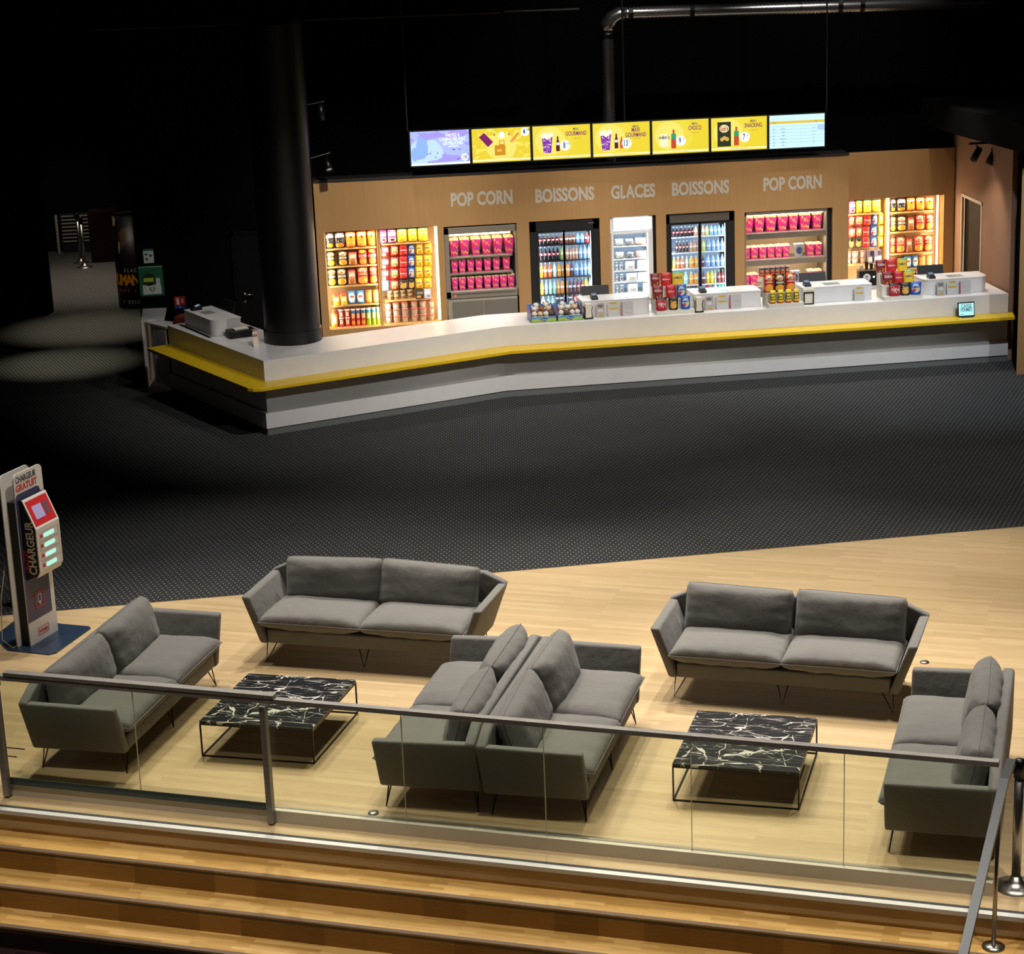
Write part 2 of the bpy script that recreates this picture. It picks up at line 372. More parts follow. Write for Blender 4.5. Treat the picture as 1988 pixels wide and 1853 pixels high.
# steps
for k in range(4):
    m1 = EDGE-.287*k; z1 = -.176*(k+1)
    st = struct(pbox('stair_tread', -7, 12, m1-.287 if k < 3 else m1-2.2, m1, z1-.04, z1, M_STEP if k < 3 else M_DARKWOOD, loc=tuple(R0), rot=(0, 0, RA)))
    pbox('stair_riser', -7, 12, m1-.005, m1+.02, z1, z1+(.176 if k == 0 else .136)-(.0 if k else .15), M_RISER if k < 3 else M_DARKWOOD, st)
    if k < 3:
        pbox('nosing', -7, 12, m1-.287, m1-.24, z1+.0003, z1+.002, mat('grey_brown_grip_strip', '705845', .7), st)
        pbox('nosing_edge', -7, 12, m1-.2895, m1-.2870, z1-.028, z1-.012, mat('dull_metal_strip', '57503f', .45, .6), st)
struct(part('trim_2', lambda q: [box(q, -7, 12, EDGE-.012, EDGE+.045, -.03, .004)], mat('aluminium_edge', 'e2e0dd', .4, .2), loc=tuple(R0), rot=(0, 0, RA)))
struct(part('trim_3', lambda q: [box(q, -7, 12, EDGE+.05, EDGE+.085, -.01, .003)], mat('dark_grip_strip', '35353a', .7), loc=tuple(R0), rot=(0, 0, RA)))

# ---------------------------------------------------------------- round columns
cl = thing('column', 'tall black round column rising through the white counter', 'column', (-2.93, .05, 0))
part('shaft', lambda q: lathe(q, [(.385, 0), (.385, 5.32)], 48), COLUMN, cl, smooth=True).modifiers.new('e', 'EDGE_SPLIT')
part('base_ring', lambda q: lathe(q, [(.40, 1.017), (.40, 1.19), (.386, 1.195)], 48), COLUMN, cl, smooth=True).modifiers.new('e', 'EDGE_SPLIT')
pbox('cap_bracket', -.2, .36, -.2, .2, 5.32, 5.36, mat('dull_bracket', '2a2823', .6), cl)
c2_ = thing('waste_drum', 'black round drum standing behind the charging stand', 'drum', (-6.1, -7.35, 0))
part('shaft', lambda q: lathe(q, [(.17, 0), (.17, 1.3)], 32), COLUMN, c2_, smooth=True)

# ---------------------------------------------------------------- timber wall with openings
def panel_wall(q, x0, x1, z1, y0, y1, ops):
    xs = sorted(ops); cur = x0
    for a, b, lo, hi in xs:
        box(q, cur, a, y0, y1, 0, z1); box(q, a, b, y0, y1, hi, z1)
        if lo > 0: box(q, a, b, y0, y1, 0, lo)
        cur = b
    box(q, cur, x1, y0, y1, 0, z1)
OPS = [(-2.29, -.60, .63, 2.105), (-.505, .605, 0, 2.085), (.795, 1.88, 0, 2.09), (2.04, 2.76, 0, 2.085), (2.918, 4.0, 0, 2.085), (4.16, 5.57, 0, 2.045)]
struct(part('wall_timber', lambda q: panel_wall(q, -2.40, 5.83, 2.845, 2.40, 2.46, OPS), M_LAM))
struct(pbox('trim_4', -2.40, 5.83, 2.385, 2.75, 2.845, 2.885, mat('dark_cap', '151313', .6)))
struct(part('wall_timber', lambda q: panel_wall(q, 5.78, 7.69, 2.83, 2.75, 2.81, [(5.9, 7.52, .6, 2.09)]), M_LAM))
struct(pbox('wall_return', 5.77, 5.83, 2.46, 2.75, 0, 2.845, M_LAM))
struct(pbox('wall_behind', -2.42, 7.75, 3.35, 3.4, 0, 2.7, BLK2))
# lettering on the wall
for s, x0, x1, z in [('POP CORN', -.375, .56, 2.475), ('BOISSONS', .90, 1.806, 2.462), ('GLACES', 2.065, 2.755, 2.456), ('BOISSONS', 3.012, 3.913, 2.453), ('POP CORN', 4.46, 5.392, 2.45)]:
    me = text_me(s, .275, .68, .04)
    wd = max(v.co.x for v in me.vertices)-min(v.co.x for v in me.vertices); k = (x1-x0)/wd
    t = text(s, .275, (x0+x1)/2, 2.396, z, LETTER, None, .68, .04, name='wall_lettering'); t.scale = (k, 1, 1)
    where = {-.375: 'above the left popcorn cabinet', .90: 'above the left drinks fridge', 2.065: 'above the ice cream freezer', 3.012: 'above the right drinks fridge', 4.46: 'above the right popcorn shelves'}[x0]
    tag(t, f'pale {s} lettering on the timber wall {where}', 'lettering', 'words on the timber wall')

LEDW = emis('warm_led', 'ffd9a0', 22); LEDC = emis('cool_led', 'dcecff', 16)
def shelving(name_lbl, x0, x1, y0, z0, z1, shelves, dep=.36, mats=SHELFW, leds=(), div=(), back=None, pegs=None):
    t = thing('shelving_unit', name_lbl, 'shelving', ((x0+x1)/2, y0, z0)); w2 = (x1-x0)/2; h = z1-z0; cx = (x0+x1)/2
    pbox('back_panel', -w2, w2, dep, dep+.02, 0, h, back or mats, t)
    for s in (-1, 1): pbox('side_panel', *sorted((s*w2, s*(w2+.018))), 0.06, dep, 0, h, mats, t)
    pbox('top_panel', -w2, w2, .06, dep, h, h+.02, mats, t)
    pbox('base_panel', -w2, w2, 0.02, dep, -.03, 0, mats, t)
    for d in div: pbox('divider', d-cx-.016, d-cx+.016, 0.0, dep, 0, h, mats, t)
    for (a, b, z) in shelves: pbox('shelf', a-cx, b-cx, .07, dep, z-z0-.024, z-z0, mats, t, bevel=.003)
    for (lx, ly) in leds: pbox('light_strip', lx-cx-.013, lx-cx+.013, ly, ly+.012, .03, h-.02, LEDW, t)
    if pegs:
        for (px, pz) in pegs:
            part('peg', lambda q: tube(q, [(px-cx, dep, pz-z0), (px-cx, .12, pz-z0), (px-cx, .11, pz-z0+.012)], .003, 5), M_STEEL, t)
    return t
shelving('wooden snack shelves left of all, lit warm, between the column and popcorn cabinet', -2.29, -.60, 2.44, .64, 2.11,
         [(-2.24, -1.52, 1.835), (-2.24, -1.52, 1.565), (-2.24, -1.52, 1.27), (-2.22, -1.52, .973), (-1.43, -.70, 1.864), (-1.43, -.70, .997)],
         leds=[(-.622, .02)], div=[-1.49], back=mat('perforated_panel', 'b59d78', .6))
shelving('wooden snack shelves on the right between white light strips', 5.9, 7.52, 2.78, .6, 2.1,
         [(5.95, 6.53, 1.848), (5.95, 6.45, 1.046), (6.68, 7.38, 1.838), (6.68, 7.38, 1.524), (6.68, 7.38, 1.175), (6.68, 7.38, .925), (6.68, 7.38, .70)],
         leds=[(6.603, -.016), (7.43, .01)], div=[6.603], back=mat('perforated_panel', 'b59d78', .6))
def area(x, y, z, sx, sz, power, col, rot=(PI/2, 0, 0), parent=None):
    l = bpy.data.lights.new('shelf_light', 'AREA'); l.shape = 'RECTANGLE'; l.size = sx; l.size_y = sz; l.energy = power; l.color = col
    o = bpy.data.objects.new('shelf_light', l); COL.objects.link(o); o.location = (x, y, z); o.rotation_euler = rot; return o
# strips of the recess heads washing down the goods (the real fittings sit at the front lip)
for x, sx, p in [(-1.9, .7, 9), (-1.03, .7, 9)]: area(x, 2.47, 2.095, sx, .03, p, (1, .80, .52), rot=(math.radians(-28), 0, 0))
for x, sx, p in [(6.25, .6, 8), (7.02, .7, 9)]: area(x, 2.82, 2.08, sx, .03, p, (1, .82, .56), rot=(math.radians(-28), 0, 0))
for x, y in [(-2.28, 2.455), (-1.51, 2.455), (-1.47, 2.455), (-.61, 2.455)]:
    s = 1 if x in (-2.28, -1.47) else -1
    area(x, y, 1.37, .02, 1.4, 9, (1, .78, .5), rot=(PI/2, 0, -s*math.radians(62)))
for x, s in [(6.575, -1), (6.63, 1), (7.41, -1), (5.93, 1)]:
    area(x, 2.80, 1.35, .02, 1.4, 9, (1, .80, .52), rot=(PI/2, 0, -s*math.radians(62)))

# popcorn cabinet (left)
pc = thing('popcorn_warmer', 'steel popcorn warming cabinet with tinted glass, left of the drinks fridges', 'cabinet', (.05, 2.42, 0))
part('housing', lambda q: [box(q, -.55, -.48, 0, .6, .98, 2.06), box(q, .53, .555, 0, .6, .98, 2.06), box(q, -.55, .55, 0, .6, 1.96, 2.06), box(q, -.55, .55, .58, .6, .98, 2.06), box(q, -.55, .55, 0, .6, .975, 1.085)], CARC, pc, bevel=.004)
pbox('back_panel', -.48, .48, .5, .51, 1.09, 1.96, mat('pale_back_panel', 'cfc6b8', .4), pc)
for z in (1.605, 1.352): part('shelf', lambda q, z=z: [box(q, -.48, .48, .03, .5, z-.022, z)], CARC, pc)
pbox('light_strip', -.46, .46, .05, .07, 1.93, 1.955, LEDW, pc)
pbox('sill', -.46, .5, -.02, .03, 1.05, 1.072, M_STEEL, pc)
part('indicator_lamp', lambda q: lathe(q, [(.014, 0), (.012, .008)], 12), emis('red_lamp', 'ff3a2a', 5), pc, loc=(-.42, -.0, 1.02), rot=(PI/2, 0, 0))
pbox('base_frame', -.53, .53, 0.0, .55, .0, .965, mat('worn_steel', 'a09c90', .45, .35), pc)
for x0, x1 in ((-.47, -.0), (.015, .53)): pbox('door', x0, x1, -.012, 0, .1, .93, mat('worn_steel_door', '77736a', .45, .35), pc)
area(.05, 2.47, 1.94, .9, .04, 9, (1, .86, .68), rot=(math.radians(-25), 0, 0))
for z in (1.57, 1.32): area(.05, 2.46, z, .9, .02, 2.2, (1, .88, .74), rot=(math.radians(-30), 0, 0))
# popcorn shelves (right)
p2 = thing('popcorn_shelves', 'steel popcorn display shelves, brightly lit, right of the drinks fridges', 'shelving', (4.82, 2.42, 0))
part('carcass', lambda q: [box(q, -.65, -.63, 0, .5, 0, 2.04), box(q, .65, .67, 0, .5, 0, 2.04), box(q, -.65, .65, .48, .5, 0, 2.04), box(q, -.65, .65, .0, .5, 1.99, 2.04)], CARC, p2)
for z in (1.695, 1.277, .853):
    s = pbox('shelf', -.63, .65, .03, .48, z-.02, z, CARC, p2)
    pbox('shelf_front', -.63, .65, .02, .03, z-.085, z, M_STEEL, s)
    pbox('glass_lip', -.63, .65, .024, .028, z, z+.03, M_ACRYL, s)
    pbox('light_strip', -.6, .62, .06, .08, z+.36 if z < 1.6 else 1.97, z+.375 if z < 1.6 else 1.985, LEDW, p2)
    area(4.82, 2.47, min(z+.33, 1.98), 1.2, .03, 8, (1, .87, .68), rot=(math.radians(-22), 0, 0))
pbox('back_panel', -.63, .65, .47, .478, .5, 1.99, mat('pale_back_panel', 'cfc6b8', .4), p2)
pbox('dark_gap_block', .67, .75, .05, .5, 0, 2.04, BLACK, p2)  # black block put in for the dark gap beside the shelves

# drinks fridges
def fridge(lbl, x0, x1, z1, gx, gz0, gz1, shelves, badge, head=None):
    cx = (x0+x1)/2; w2 = (x1-x0)/2; t = thing('drinks_fridge', lbl, 'fridge', (cx, 2.42, 0)); d = .58
    ga, gb, gc, gd = [g-cx for g in gx]
    part('cabinet', lambda q: [box(q, -w2, ga-.03, 0, d, 0, z1), box(q, gd+.03, w2, 0, d, 0, z1), box(q, -w2, w2, 0, d, gz1+.02, z1), box(q, -w2, w2, 0, d, 0, gz0-.02), box(q, -w2, w2, d-.02, d, 0, z1)], BLACK, t, bevel=.006)
    pbox('interior_back', ga-.03, gd+.03, d-.06, d-.05, gz0, gz1, emis('cool_back_glow', 'a9cdf2', .55), t)  # back panel glows by itself to brighten the fridge interior
    for z in shelves: pbox('shelf', ga-.02, gd+.02, .06, d-.06, z-.015, z-.003, mat('cool_white_shelf', 'c4ccd4', .4) if head else DGREY, t)
    for a, b in ((ga, gb), (gc, gd)):
        dd = part('door', lambda q, a=a, b=b: [box(q, a-.03, a, -.0, .03, gz0-.02, gz1+.03), box(q, b, b+.028, .0, .03, gz0-.02, gz1+.03), box(q, a, b, .0, .03, gz0-.02, gz0), box(q, a, b, .0, .03, gz1, gz1+.03)], BLACK, t)
        pbox('pane', a, b, .012, .018, gz0, gz1, M_PANE, dd)
    for x in (ga-.01, gd+.005): pbox('light_strip', x-.006, x+.006, .045, .06, gz0+.02, gz1-.02, LEDC, t)
    if badge: pbox('badge', w2-.17, w2-.08, -.006, 0, z1-.07, z1-.045, M_STEEL, t)
    if head: pbox('header_panel', head[0]-cx, head[1]-cx, -.008, 0, head[2], head[3], M_STEEL, t)
    area(gx[0]+.0, 2.455, (gz0+gz1)/2, .02, 1.0, 4, (.78, .89, 1), rot=(PI/2, 0, -math.radians(58)))
    area(gx[3]-.0, 2.455, (gz0+gz1)/2, .02, 1.0, 4, (.78, .89, 1), rot=(PI/2, 0, math.radians(58)))
    area((gx[0]+gx[3])/2, 2.47, gz1-.01, .8, .03, 6, (.82, .91, 1), rot=(math.radians(-25), 0, 0))
    for z in shelves[:-1]: area((gx[0]+gx[3])/2, 2.475, z-.025, .8, .015, 1.5, (.8, .9, 1), rot=(math.radians(-30), 0, 0))
fridge('black two-door drinks fridge, the left one, full of lit bottles', .80, 1.875, 2.08, (.935, 1.313, 1.341, 1.745), .62, 1.90, (1.70, 1.455, 1.20, .936, .69), True)
fridge('black two-door drinks fridge with grey header, the right one', 2.925, 3.995, 2.075, (3.005, 3.428, 3.474, 3.86), .62, 1.905, (1.705, 1.46, 1.212, .95, .73), False, head=(2.98, 3.92, 1.945, 2.06))
# ice cream freezer
fz = thing('ice_cream_freezer', 'white glass-door ice cream freezer with glowing header between the fridges', 'freezer', (2.375, 2.42, 0))
part('cabinet', lambda q: [box(q, -.33, -.29, 0, .55, 0, 2.075), box(q, .28, .335, 0, .55, 0, 2.075), box(q, -.33, .335, 0, .55, 1.86, 1.872), box(q, -.33, .335, 0.02, .55, 2.07, 2.08), box(q, -.33, .335, 0, .55, 0, .8), box(q, -.33, .335, .54, .55, 0, 2.07)], WHITE2, fz, bevel=.004)
pbox('light_header', -.275, .315, -.004, .02, 1.875, 2.065, emis('header_glow', 'e6f1ff', 2.2), fz)
pbox('interior_back', -.29, .28, .5, .51, .8, 1.85, emis('cool_back_glow', 'a9cdf2', .55), fz)  # same self-glowing back, brightens the freezer interior
for z in (1.62, 1.422, 1.24, 1.064, .882): pbox('shelf', -.28, .27, .05, .5, z-.014, z-.002, WHITE2, fz)
dd = part('door', lambda q: [box(q, -.32, -.285, -.03, -.002, .8, 1.85), box(q, .255, .29, -.03, -.002, .8, 1.85), box(q, -.285, .255, -.03, -.002, 1.82, 1.85), box(q, -.285, .255, -.03, -.002, .8, .83)], WHITE2, fz)
pbox('pane', -.285, .255, -.018, -.012, .83, 1.82, M_PANE, dd)
pbox('light_strip', .255, .275, .03, .045, .85, 1.82, emis('freezer_led', 'e2f0ff', 14), fz)
pbox('side_gap', .34, .375, .05, .5, 0, 2.07, BLACK, fz)
area(2.62, 2.46, 1.33, .02, 1.0, 9, (.85, .93, 1), rot=(PI/2, 0, math.radians(50)))
area(2.36, 2.47, 1.81, .5, .03, 5, (.85, .93, 1), rot=(math.radians(-25), 0, 0))
for z in (1.6, 1.4, 1.22, 1.05): area(2.36, 2.475, z-.02, .5, .015, 1.6, (.85, .93, 1), rot=(math.radians(-30), 0, 0))

# ---------------------------------------------------------------- service counter
def offs(pts, d):
    P = [Vector(p) for p in pts]; out = []
    for i, p in enumerate(P):
        ns = []
        if i > 0: t = (P[i]-P[i-1]).normalized(); ns.append(Vector((-t.y, t.x)))
        if i < len(P)-1: t = (P[i+1]-P[i]).normalized(); ns.append(Vector((-t.y, t.x)))
        n = sum(ns, Vector((0, 0))).normalized(); out.append(tuple(p+n*(d/n.dot(ns[0]))))
    return out
def band(q, pts, d0, d1, z0, z1):
    a, b = offs(pts, d0), offs(pts, d1)
    for i in range(len(pts)-1): prism(q, [a[i], a[i+1], b[i+1], b[i]], z0, z1)
CP = [(-4.65, 1.61), (-3.387, -1.17), (0, 0), (7.53, 0.0)]
ct = thing('service_counter', 'long white angled service counter with a yellow ledge, around the black column', 'counter')
part('worktop', lambda q: band(q, CP, 0, .9, .985, 1.016), WHITE, ct)
part('upper_panel', lambda q: band(q, CP, 0.0, .03, .72, .985), WHITE, ct)
part('middle_panel', lambda q: band(q, CP, 0.006, .03, .31, .72), WHITE, ct)
part('lower_panel', lambda q: band(q, CP, -.035, .03, .095, .31), WHITE, ct)
part('plinth', lambda q: band(q, CP, -.02, .03, 0, .1), GREY, ct)
part('back_panel', lambda q: band(q, CP, .84, .87, 0, .985), WHITE, ct)
def ledge(q):
    a, b = offs(CP, 0.0), offs(CP, -.345)
    L0 = Vector(CP[0])+Vector((-.19, .30)) ; 
    c = Vector(b[1]); u = (Vector(b[0])-c).normalized(); v = (Vector(b[2])-c).normalized()
    rr = [tuple(c+u*.13), tuple(c+(u+v)*.045), tuple(c+v*.13)]
    prism(q, [a[0], a[1], rr[1], rr[0], b[0]], .692, .738); prism(q, [a[1], a[2], b[2], rr[2], rr[1]], .692, .738)
    prism(q, [a[2], (7.60, 0), (7.50, -.345), b[2]], .692, .738)
part('ledge', ledge, YEL, ct, bevel=.004)
ef = thing('counter_flap', 'small white gate board at the left end of the counter', 'gate', (-5.0, 2.1, 0))
part('flap_top', lambda q: prism(q, [(-.03, 0), (.3, 0), (.33, .85), (-.02, .88)], .99, 1.016), WHITE, ef)
part('link_top', lambda q: prism(q, [(.02, .02), (.3, .02), (.63, -.28), (.33, -.46)], .96, .985), WHITE, ef)
part('gate_leg', lambda q: prism(q, [(-.03, 0), (.0, 0), (.09, .7), (.06, .7)], 0, .99), WHITE, ef)
part('gate_panel', lambda q: prism(q, [(.12, -.1), (.14, -.1), (.33, -.4), (.31, -.42)], .1, .96), WHITE, ef)

# till pods
def rbox(q, x0, x1, y0, y1, z0, z1, r=.14, corners=(1, 1, 0, 0), n=8):
    pts = []
    for i, (cx, cy, a0) in enumerate([(x0, y0, PI), (x1, y0, 1.5*PI), (x1, y1, 0), (x0, y1, PI/2)]):
        if corners[i]:
            sx = 1 if cx == x0 else -1; sy = 1 if cy == y0 else -1
            for k in range(n+1):
                an = a0+PI/2*k/n; pts.append((cx+sx*r+r*math.cos(an), cy+sy*r+r*math.sin(an)))
        else: pts.append((cx, cy))
    prism(q, pts, z0, z1)
def pod(lbl, x, y, rz, w=1.0, corners=(0, 1, 0, 0), screen=True, term=.2, tray=.55):
    t = thing('till_station', lbl, 'till', (x, y, 1.016), rz)
    part('housing', lambda q: rbox(q, 0, w, 0, .42, 0, .215, .13, corners), WHITE, t, bevel=.004)
    part('top', lambda q: rbox(q, -.004, w+.004, -.004, .43, .215, .232, .13, corners), WHITE, t)
    pbox('glass_insert', w*tray, w*tray+.24, .1, .26, .232, .235, mat('pale_green_glass', '8fa39c', .15), t)
    e = thing('card_terminal', f'black card payment terminal on the {lbl.split(",")[0]}', 'card terminal', (x+math.cos(rz)*term*w-math.sin(rz)*.12, y+math.sin(rz)*term*w+math.cos(rz)*.12, 1.249), rz)
    part('body', lambda q: hexa(q, [(-.05, -.07, 0), (.05, -.07, 0), (.05, .09, 0), (-.05, .09, 0), (-.045, -.06, .035), (.045, -.06, .035), (.045, .085, .075), (-.045, .085, .075)]), DGREY, e, bevel=.01)
    part('display', lambda q: hexa(q, [(-.035, .0, .05), (.035, .0, .05), (.035, .06, .068), (-.035, .06, .068), (-.035, .0, .058), (.035, .0, .058), (.035, .06, .074), (-.035, .06, .074)]), emis('terminal_display', '9fb6d8', .5), e)
    if screen:
        s = thing('till_monitor', f'black till monitor behind the {lbl.split(",")[0]}', 'monitor', (x+math.cos(rz)*.3*w-math.sin(rz)*.52, y+math.sin(rz)*.3*w+math.cos(rz)*.52, 1.016), rz)
        part('stand', lambda q: box(q, -.05, .05, -.02, .08, 0, .2), DGREY, s)
        part('panel', lambda q: hexa(q, [(-.2, -.02, .14), (.2, -.02, .14), (.2, 0.02, .14), (-.2, 0.02, .14), (-.2, .05, .34), (.2, .05, .34), (.2, .08, .34), (-.2, .08, .34)]), DGREY, s, bevel=.004)
    return t
pod('till station left of the candy stands, behind two leaflets', 1.19, .27, 0, screen=True)
pod('till station in the middle, between the two candy stands', 2.83, .27, 0, corners=(0, 0, 0, 0), screen=False, term=.16, tray=.3)
pod('till station right of centre, near the coffee machine', 4.45, .24, 0, corners=(0, 0, 0, 0), w=1.05, term=.1, tray=.35)
pod('till station at the right end, near the doorway', 6.3, .24, 0, corners=(1, 1, 0, 0), term=.16, tray=.42)
pod('till station on the left arm of the counter, by the column', -4.40, 1.52, -1.18, corners=(0, 1, 0, 0), screen=True, w=1.03, term=.14, tray=.3)

# ---------------------------------------------------------------- lounge
def pillow(q, w, h, t, n=16, pull=.06, seed=0, flat=.55, rnd_c=.04):
    rnd = random.Random(seed); ph = [rnd.uniform(0, 6) for _ in range(8)]
    def pt(u, v, s):
        ex = 1-pull*(1-v*v)*(abs(u)**2); ez = 1-pull*(1-u*u)*(abs(v)**2)
        rc = 1-rnd_c*max(0, abs(u)*abs(v))**6; x = w/2*u*ex*rc; z = h/2*v*ez*rc
        th = t/2*max(0, (1-u**4))**flat*max(0, (1-v**4))**flat
        edge = max(abs(u), abs(v))**3
        wr = t*edge*(.055*math.sin(13*u+ph[0]+2*v)+.022*math.sin(13*v+ph[1]-2*u)) + .02*t*(math.sin(4*u+ph[2])*math.sin(3*v+ph[3]))
        k = 1 if th > 1e-6 else 0
        return (x, s*(th+wr*k*(1-abs(u)**8)*(1-abs(v)**8)), z)
    G = {}
    for s in (-1, 1):
        for i in range(n+1):
            for j in range(n+1):
                u, v = -1+2*i/n, -1+2*j/n
                u = math.sin(u*PI/2)*.6+u*.4; v = math.sin(v*PI/2)*.6+v*.4
                if (i in (0, n) or j in (0, n)) and s == 1: G[s, i, j] = G[-1, i, j]
                else: G[s, i, j] = q.verts.new(pt(u, v, s))
        for i in range(n):
            for j in range(n):
                f = (G[s, i, j], G[s, i+1, j], G[s, i+1, j+1], G[s, i, j+1]); q.faces.new(f if s < 0 else f[::-1])
def piping(q, w, h, pull, r=.006, n=10):
    pts = []
    for k, (u0, v0, u1, v1) in enumerate([(-1, -1, 1, -1), (1, -1, 1, 1), (1, 1, -1, 1), (-1, 1, -1, -1)]):
        for i in range(n):
            u = u0+(u1-u0)*i/n; v = v0+(v1-v0)*i/n
            rc = 1-(.05 if h < .6 else 0)*max(0, abs(u)*abs(v))**6; pts.append((w/2*u*(1-pull*(1-v*v))*rc, 0, h/2*v*(1-pull*(1-u*u))*rc))
    pts.append(pts[0]); tube(q, pts, r, 6)
def make_sofa(seed):
    t = thing('sofa', 'x', 'sofa', group='grey two-seat sofas of the lounge')
    def body(q):
        for s in (-1, 1):
            P = [(1.022*s, -.41, .194), (1.022*s, .43, .194), (1.195*s, .42, .664), (1.19*s, -.407, .648)]
            I_ = [((abs(p[0])-.085)*s, p[1], p[2]) for p in P]
            hexa(q, P+I_)
        prism_y(q, [(-1.02, .194), (1.02, .194), (1.195, .664), (.975, .764), (-.975, .764), (-1.195, .664)], .345, .432)
        box(q, -.95, .95, -.40, .40, .196, .335)
    part('upholstered_frame', body, M_FAB, t, bevel=.022, seg=3, smooth=True)
    rnd = random.Random(seed)
    for s in (-1, 1):
        c = part('seat_cushion', lambda q: pillow(q, 1.02, .82, .21, 20, .012, seed+s, .36, .0), M_FAB, t, smooth=True, loc=(s*.50, -.05, .418), rot=(math.radians(-90), 0, 0))
        part('piping', lambda q: piping(q, 1.02, .82, .012, .005), M_FAB, c, smooth=True)
    for s in (-1, 1):
        c = part('back_cushion', lambda q: pillow(q, 1.0, .46, .27, 22, .015, seed*3+s+9, .48, .05), M_FAB, t, smooth=True,
                 loc=(s*(.49+rnd.uniform(-.02, .02)), .21, .64), rot=(math.radians(-15+rnd.uniform(-3, 3)), math.radians(rnd.uniform(-2, 2)), math.radians(rnd.uniform(-2, 2))))
        part('piping', lambda q: piping(q, 1.0, .46, .015, .005), M_FAB, c, smooth=True)
    for x in (-.95, 0, .95):
        for y in (-.35, .35):
            sx = 1 if x > 0 else (-1 if x < 0 else 0)
            part('leg', lambda q: tube(q, [(x-.05-sx*.03, y, .197), (x+sx*.03, y*1.08, .004), (x+.05-sx*.03, y, .197)], .006, 6), BLKM, t, smooth=True)
    return t
SOFAS = [(-4.961, -10.917, 1.1735, 'dark grey sofa on the left, facing right, its near arm close behind the glass railing'),
 (-2.701, -9.742, -.4436, 'dark grey sofa by the carpet edge, facing the left marble table'),
 (.83, -11.60, -.4641, 'dark grey sofa facing the right marble table, its back to the bare floor'),
 (-1.411, -12.751, 1.1625, 'dark grey sofa of the central back-to-back pair, facing right'),
 (-2.216, -12.379, -1.9697, 'dark grey sofa of the central back-to-back pair, facing left'),
 (1.40, -14.14, -1.9999, 'dark grey sofa at the right beside the steel belt post, facing left')]
for i, (x, y, a, l) in enumerate(SOFAS):
    s = make_sofa(i*7+1); s.location = (x, y, 0); s.rotation_euler = (0, 0, a); s['label'] = l
def table(x, y, a, lbl):
    t = thing('coffee_table', lbl, 'coffee table', (x, y, 0), a, 'marble coffee tables')
    w, d, h, r = .5, .545, .322, .006
    def fr(q):
        for z in (r, h-.03):
            for s in (-1, 1):
                box(q, -w, w, s*d-r, s*d+r, z-r, z+r); box(q, s*w-r, s*w+r, -d, d, z-r, z+r)
    part('frame', fr, BLKM, t)
    for sx in (-1, 1):
        for sy in (-1, 1): pbox('leg', sx*w-r, sx*w+r, sy*d-r, sy*d+r, 0.002, h-.03, BLKM, t)
    pbox('tabletop', -w-.004, w+.004, -d-.004, d+.004, h-.026, h, M_MARBLE, t, bevel=.002)
table(-3.693, -11.466, -.4156, 'low black marble coffee table between the left sofas, behind the railing post')
table(-.03, -13.31, -.4217, 'low black marble coffee table between the right sofas')
for x, y, l in [(2.213, -11.283, 'small steel floor socket cap behind the right sofas'), (-3.058, -13.247, 'small steel floor socket cap beside the railing, below the central sofas')]:
    tag(part('floor_cap', lambda q: lathe(q, [(.045, 0), (.04, .012), (.02, .016)], 20), M_STEEL, loc=(x, y, 0), smooth=True), l, 'floor cap')

# ---------------------------------------------------------------- glass railing
M_RAIL = m_steel('dark_polished_steel', '5e5a54', .42); M_RAIL.node_tree.nodes['Principled BSDF'].inputs['Metallic'].default_value = .55
rl = thing('railing', 'glass railing with a flat steel handrail between the lounge and the steps', 'railing', tuple(R0), RA)
pbox('base_channel', -1.18, 6.72, -.035, .035, 0, .105, mat('beige_metal_channel', 'c9c0ac', .5, .1), rl)
pbox('channel_edge', -1.18, 6.72, .012, .035, .105, .109, M_RAIL, rl)
pbox('handrail', -1.2, 6.74, -.03, .03, 1.0, 1.04, M_RAIL, rl, bevel=.003)
js = [-1.17]+[i*1.1294 for i in range(6)]+[6.7]
for a, b in zip(js, js[1:]): pbox('glass_panel', a+.003, b-.003, -.006, .006, .1, 1.0, M_GLASS, rl)
for a in js[1:-1]: pbox('glass_edge', a-.0022, a+.0022, -.006, .006, .1, 1.0, mat('pale_glass_edge', 'c8c2a8', .4), rl)
gt = thing('railing_gate', 'steel-framed glass gate section with thicker handrail, at the left of the railing', 'gate', tuple(R0), RA)
pbox('handrail', -1.12, 1.225, -.036, .036, 1.041, 1.072, M_RAIL, gt, bevel=.003)
for x in (-1.2, 1.13): pbox('post', x, x+.05, -.098, -.042, .015, .99, M_RAIL, gt, bevel=.003)
for z0, z1 in ((.105, .165),): pbox('bottom_rail', -1.15, 1.13, -.05, -.038, z0, z1, mat('smoky_glass_edge', '2f3a33', .2), gt)
pbox('hinge', -1.2, -1.15, -.098, -.03, .96, 1.0, M_RAIL, gt); pbox('hinge', 1.13, 1.18, -.098, -.03, .96, 1.0, M_RAIL, gt)
lr = thing('wire_balustrade', 'low balustrade of thin dark rods at the left edge of the steps', 'railing', RF(-1.25, .05, 0), RA)
for i, (z, e) in enumerate([(.38, .20), (.305, .12), (.225, .02), (.15, -.06)]):
    part('rod', lambda q: tube(q, [(-1.6, 0, z), (e, 0, z)], .005, 6), BLKM, lr)
pbox('end_post', -1.65, -1.6, -.02, .02, 0, 1.0, M_RAIL, lr); pbox('handrail', -1.65, .02, -.03, .03, 1.0, 1.035, M_RAIL, lr)
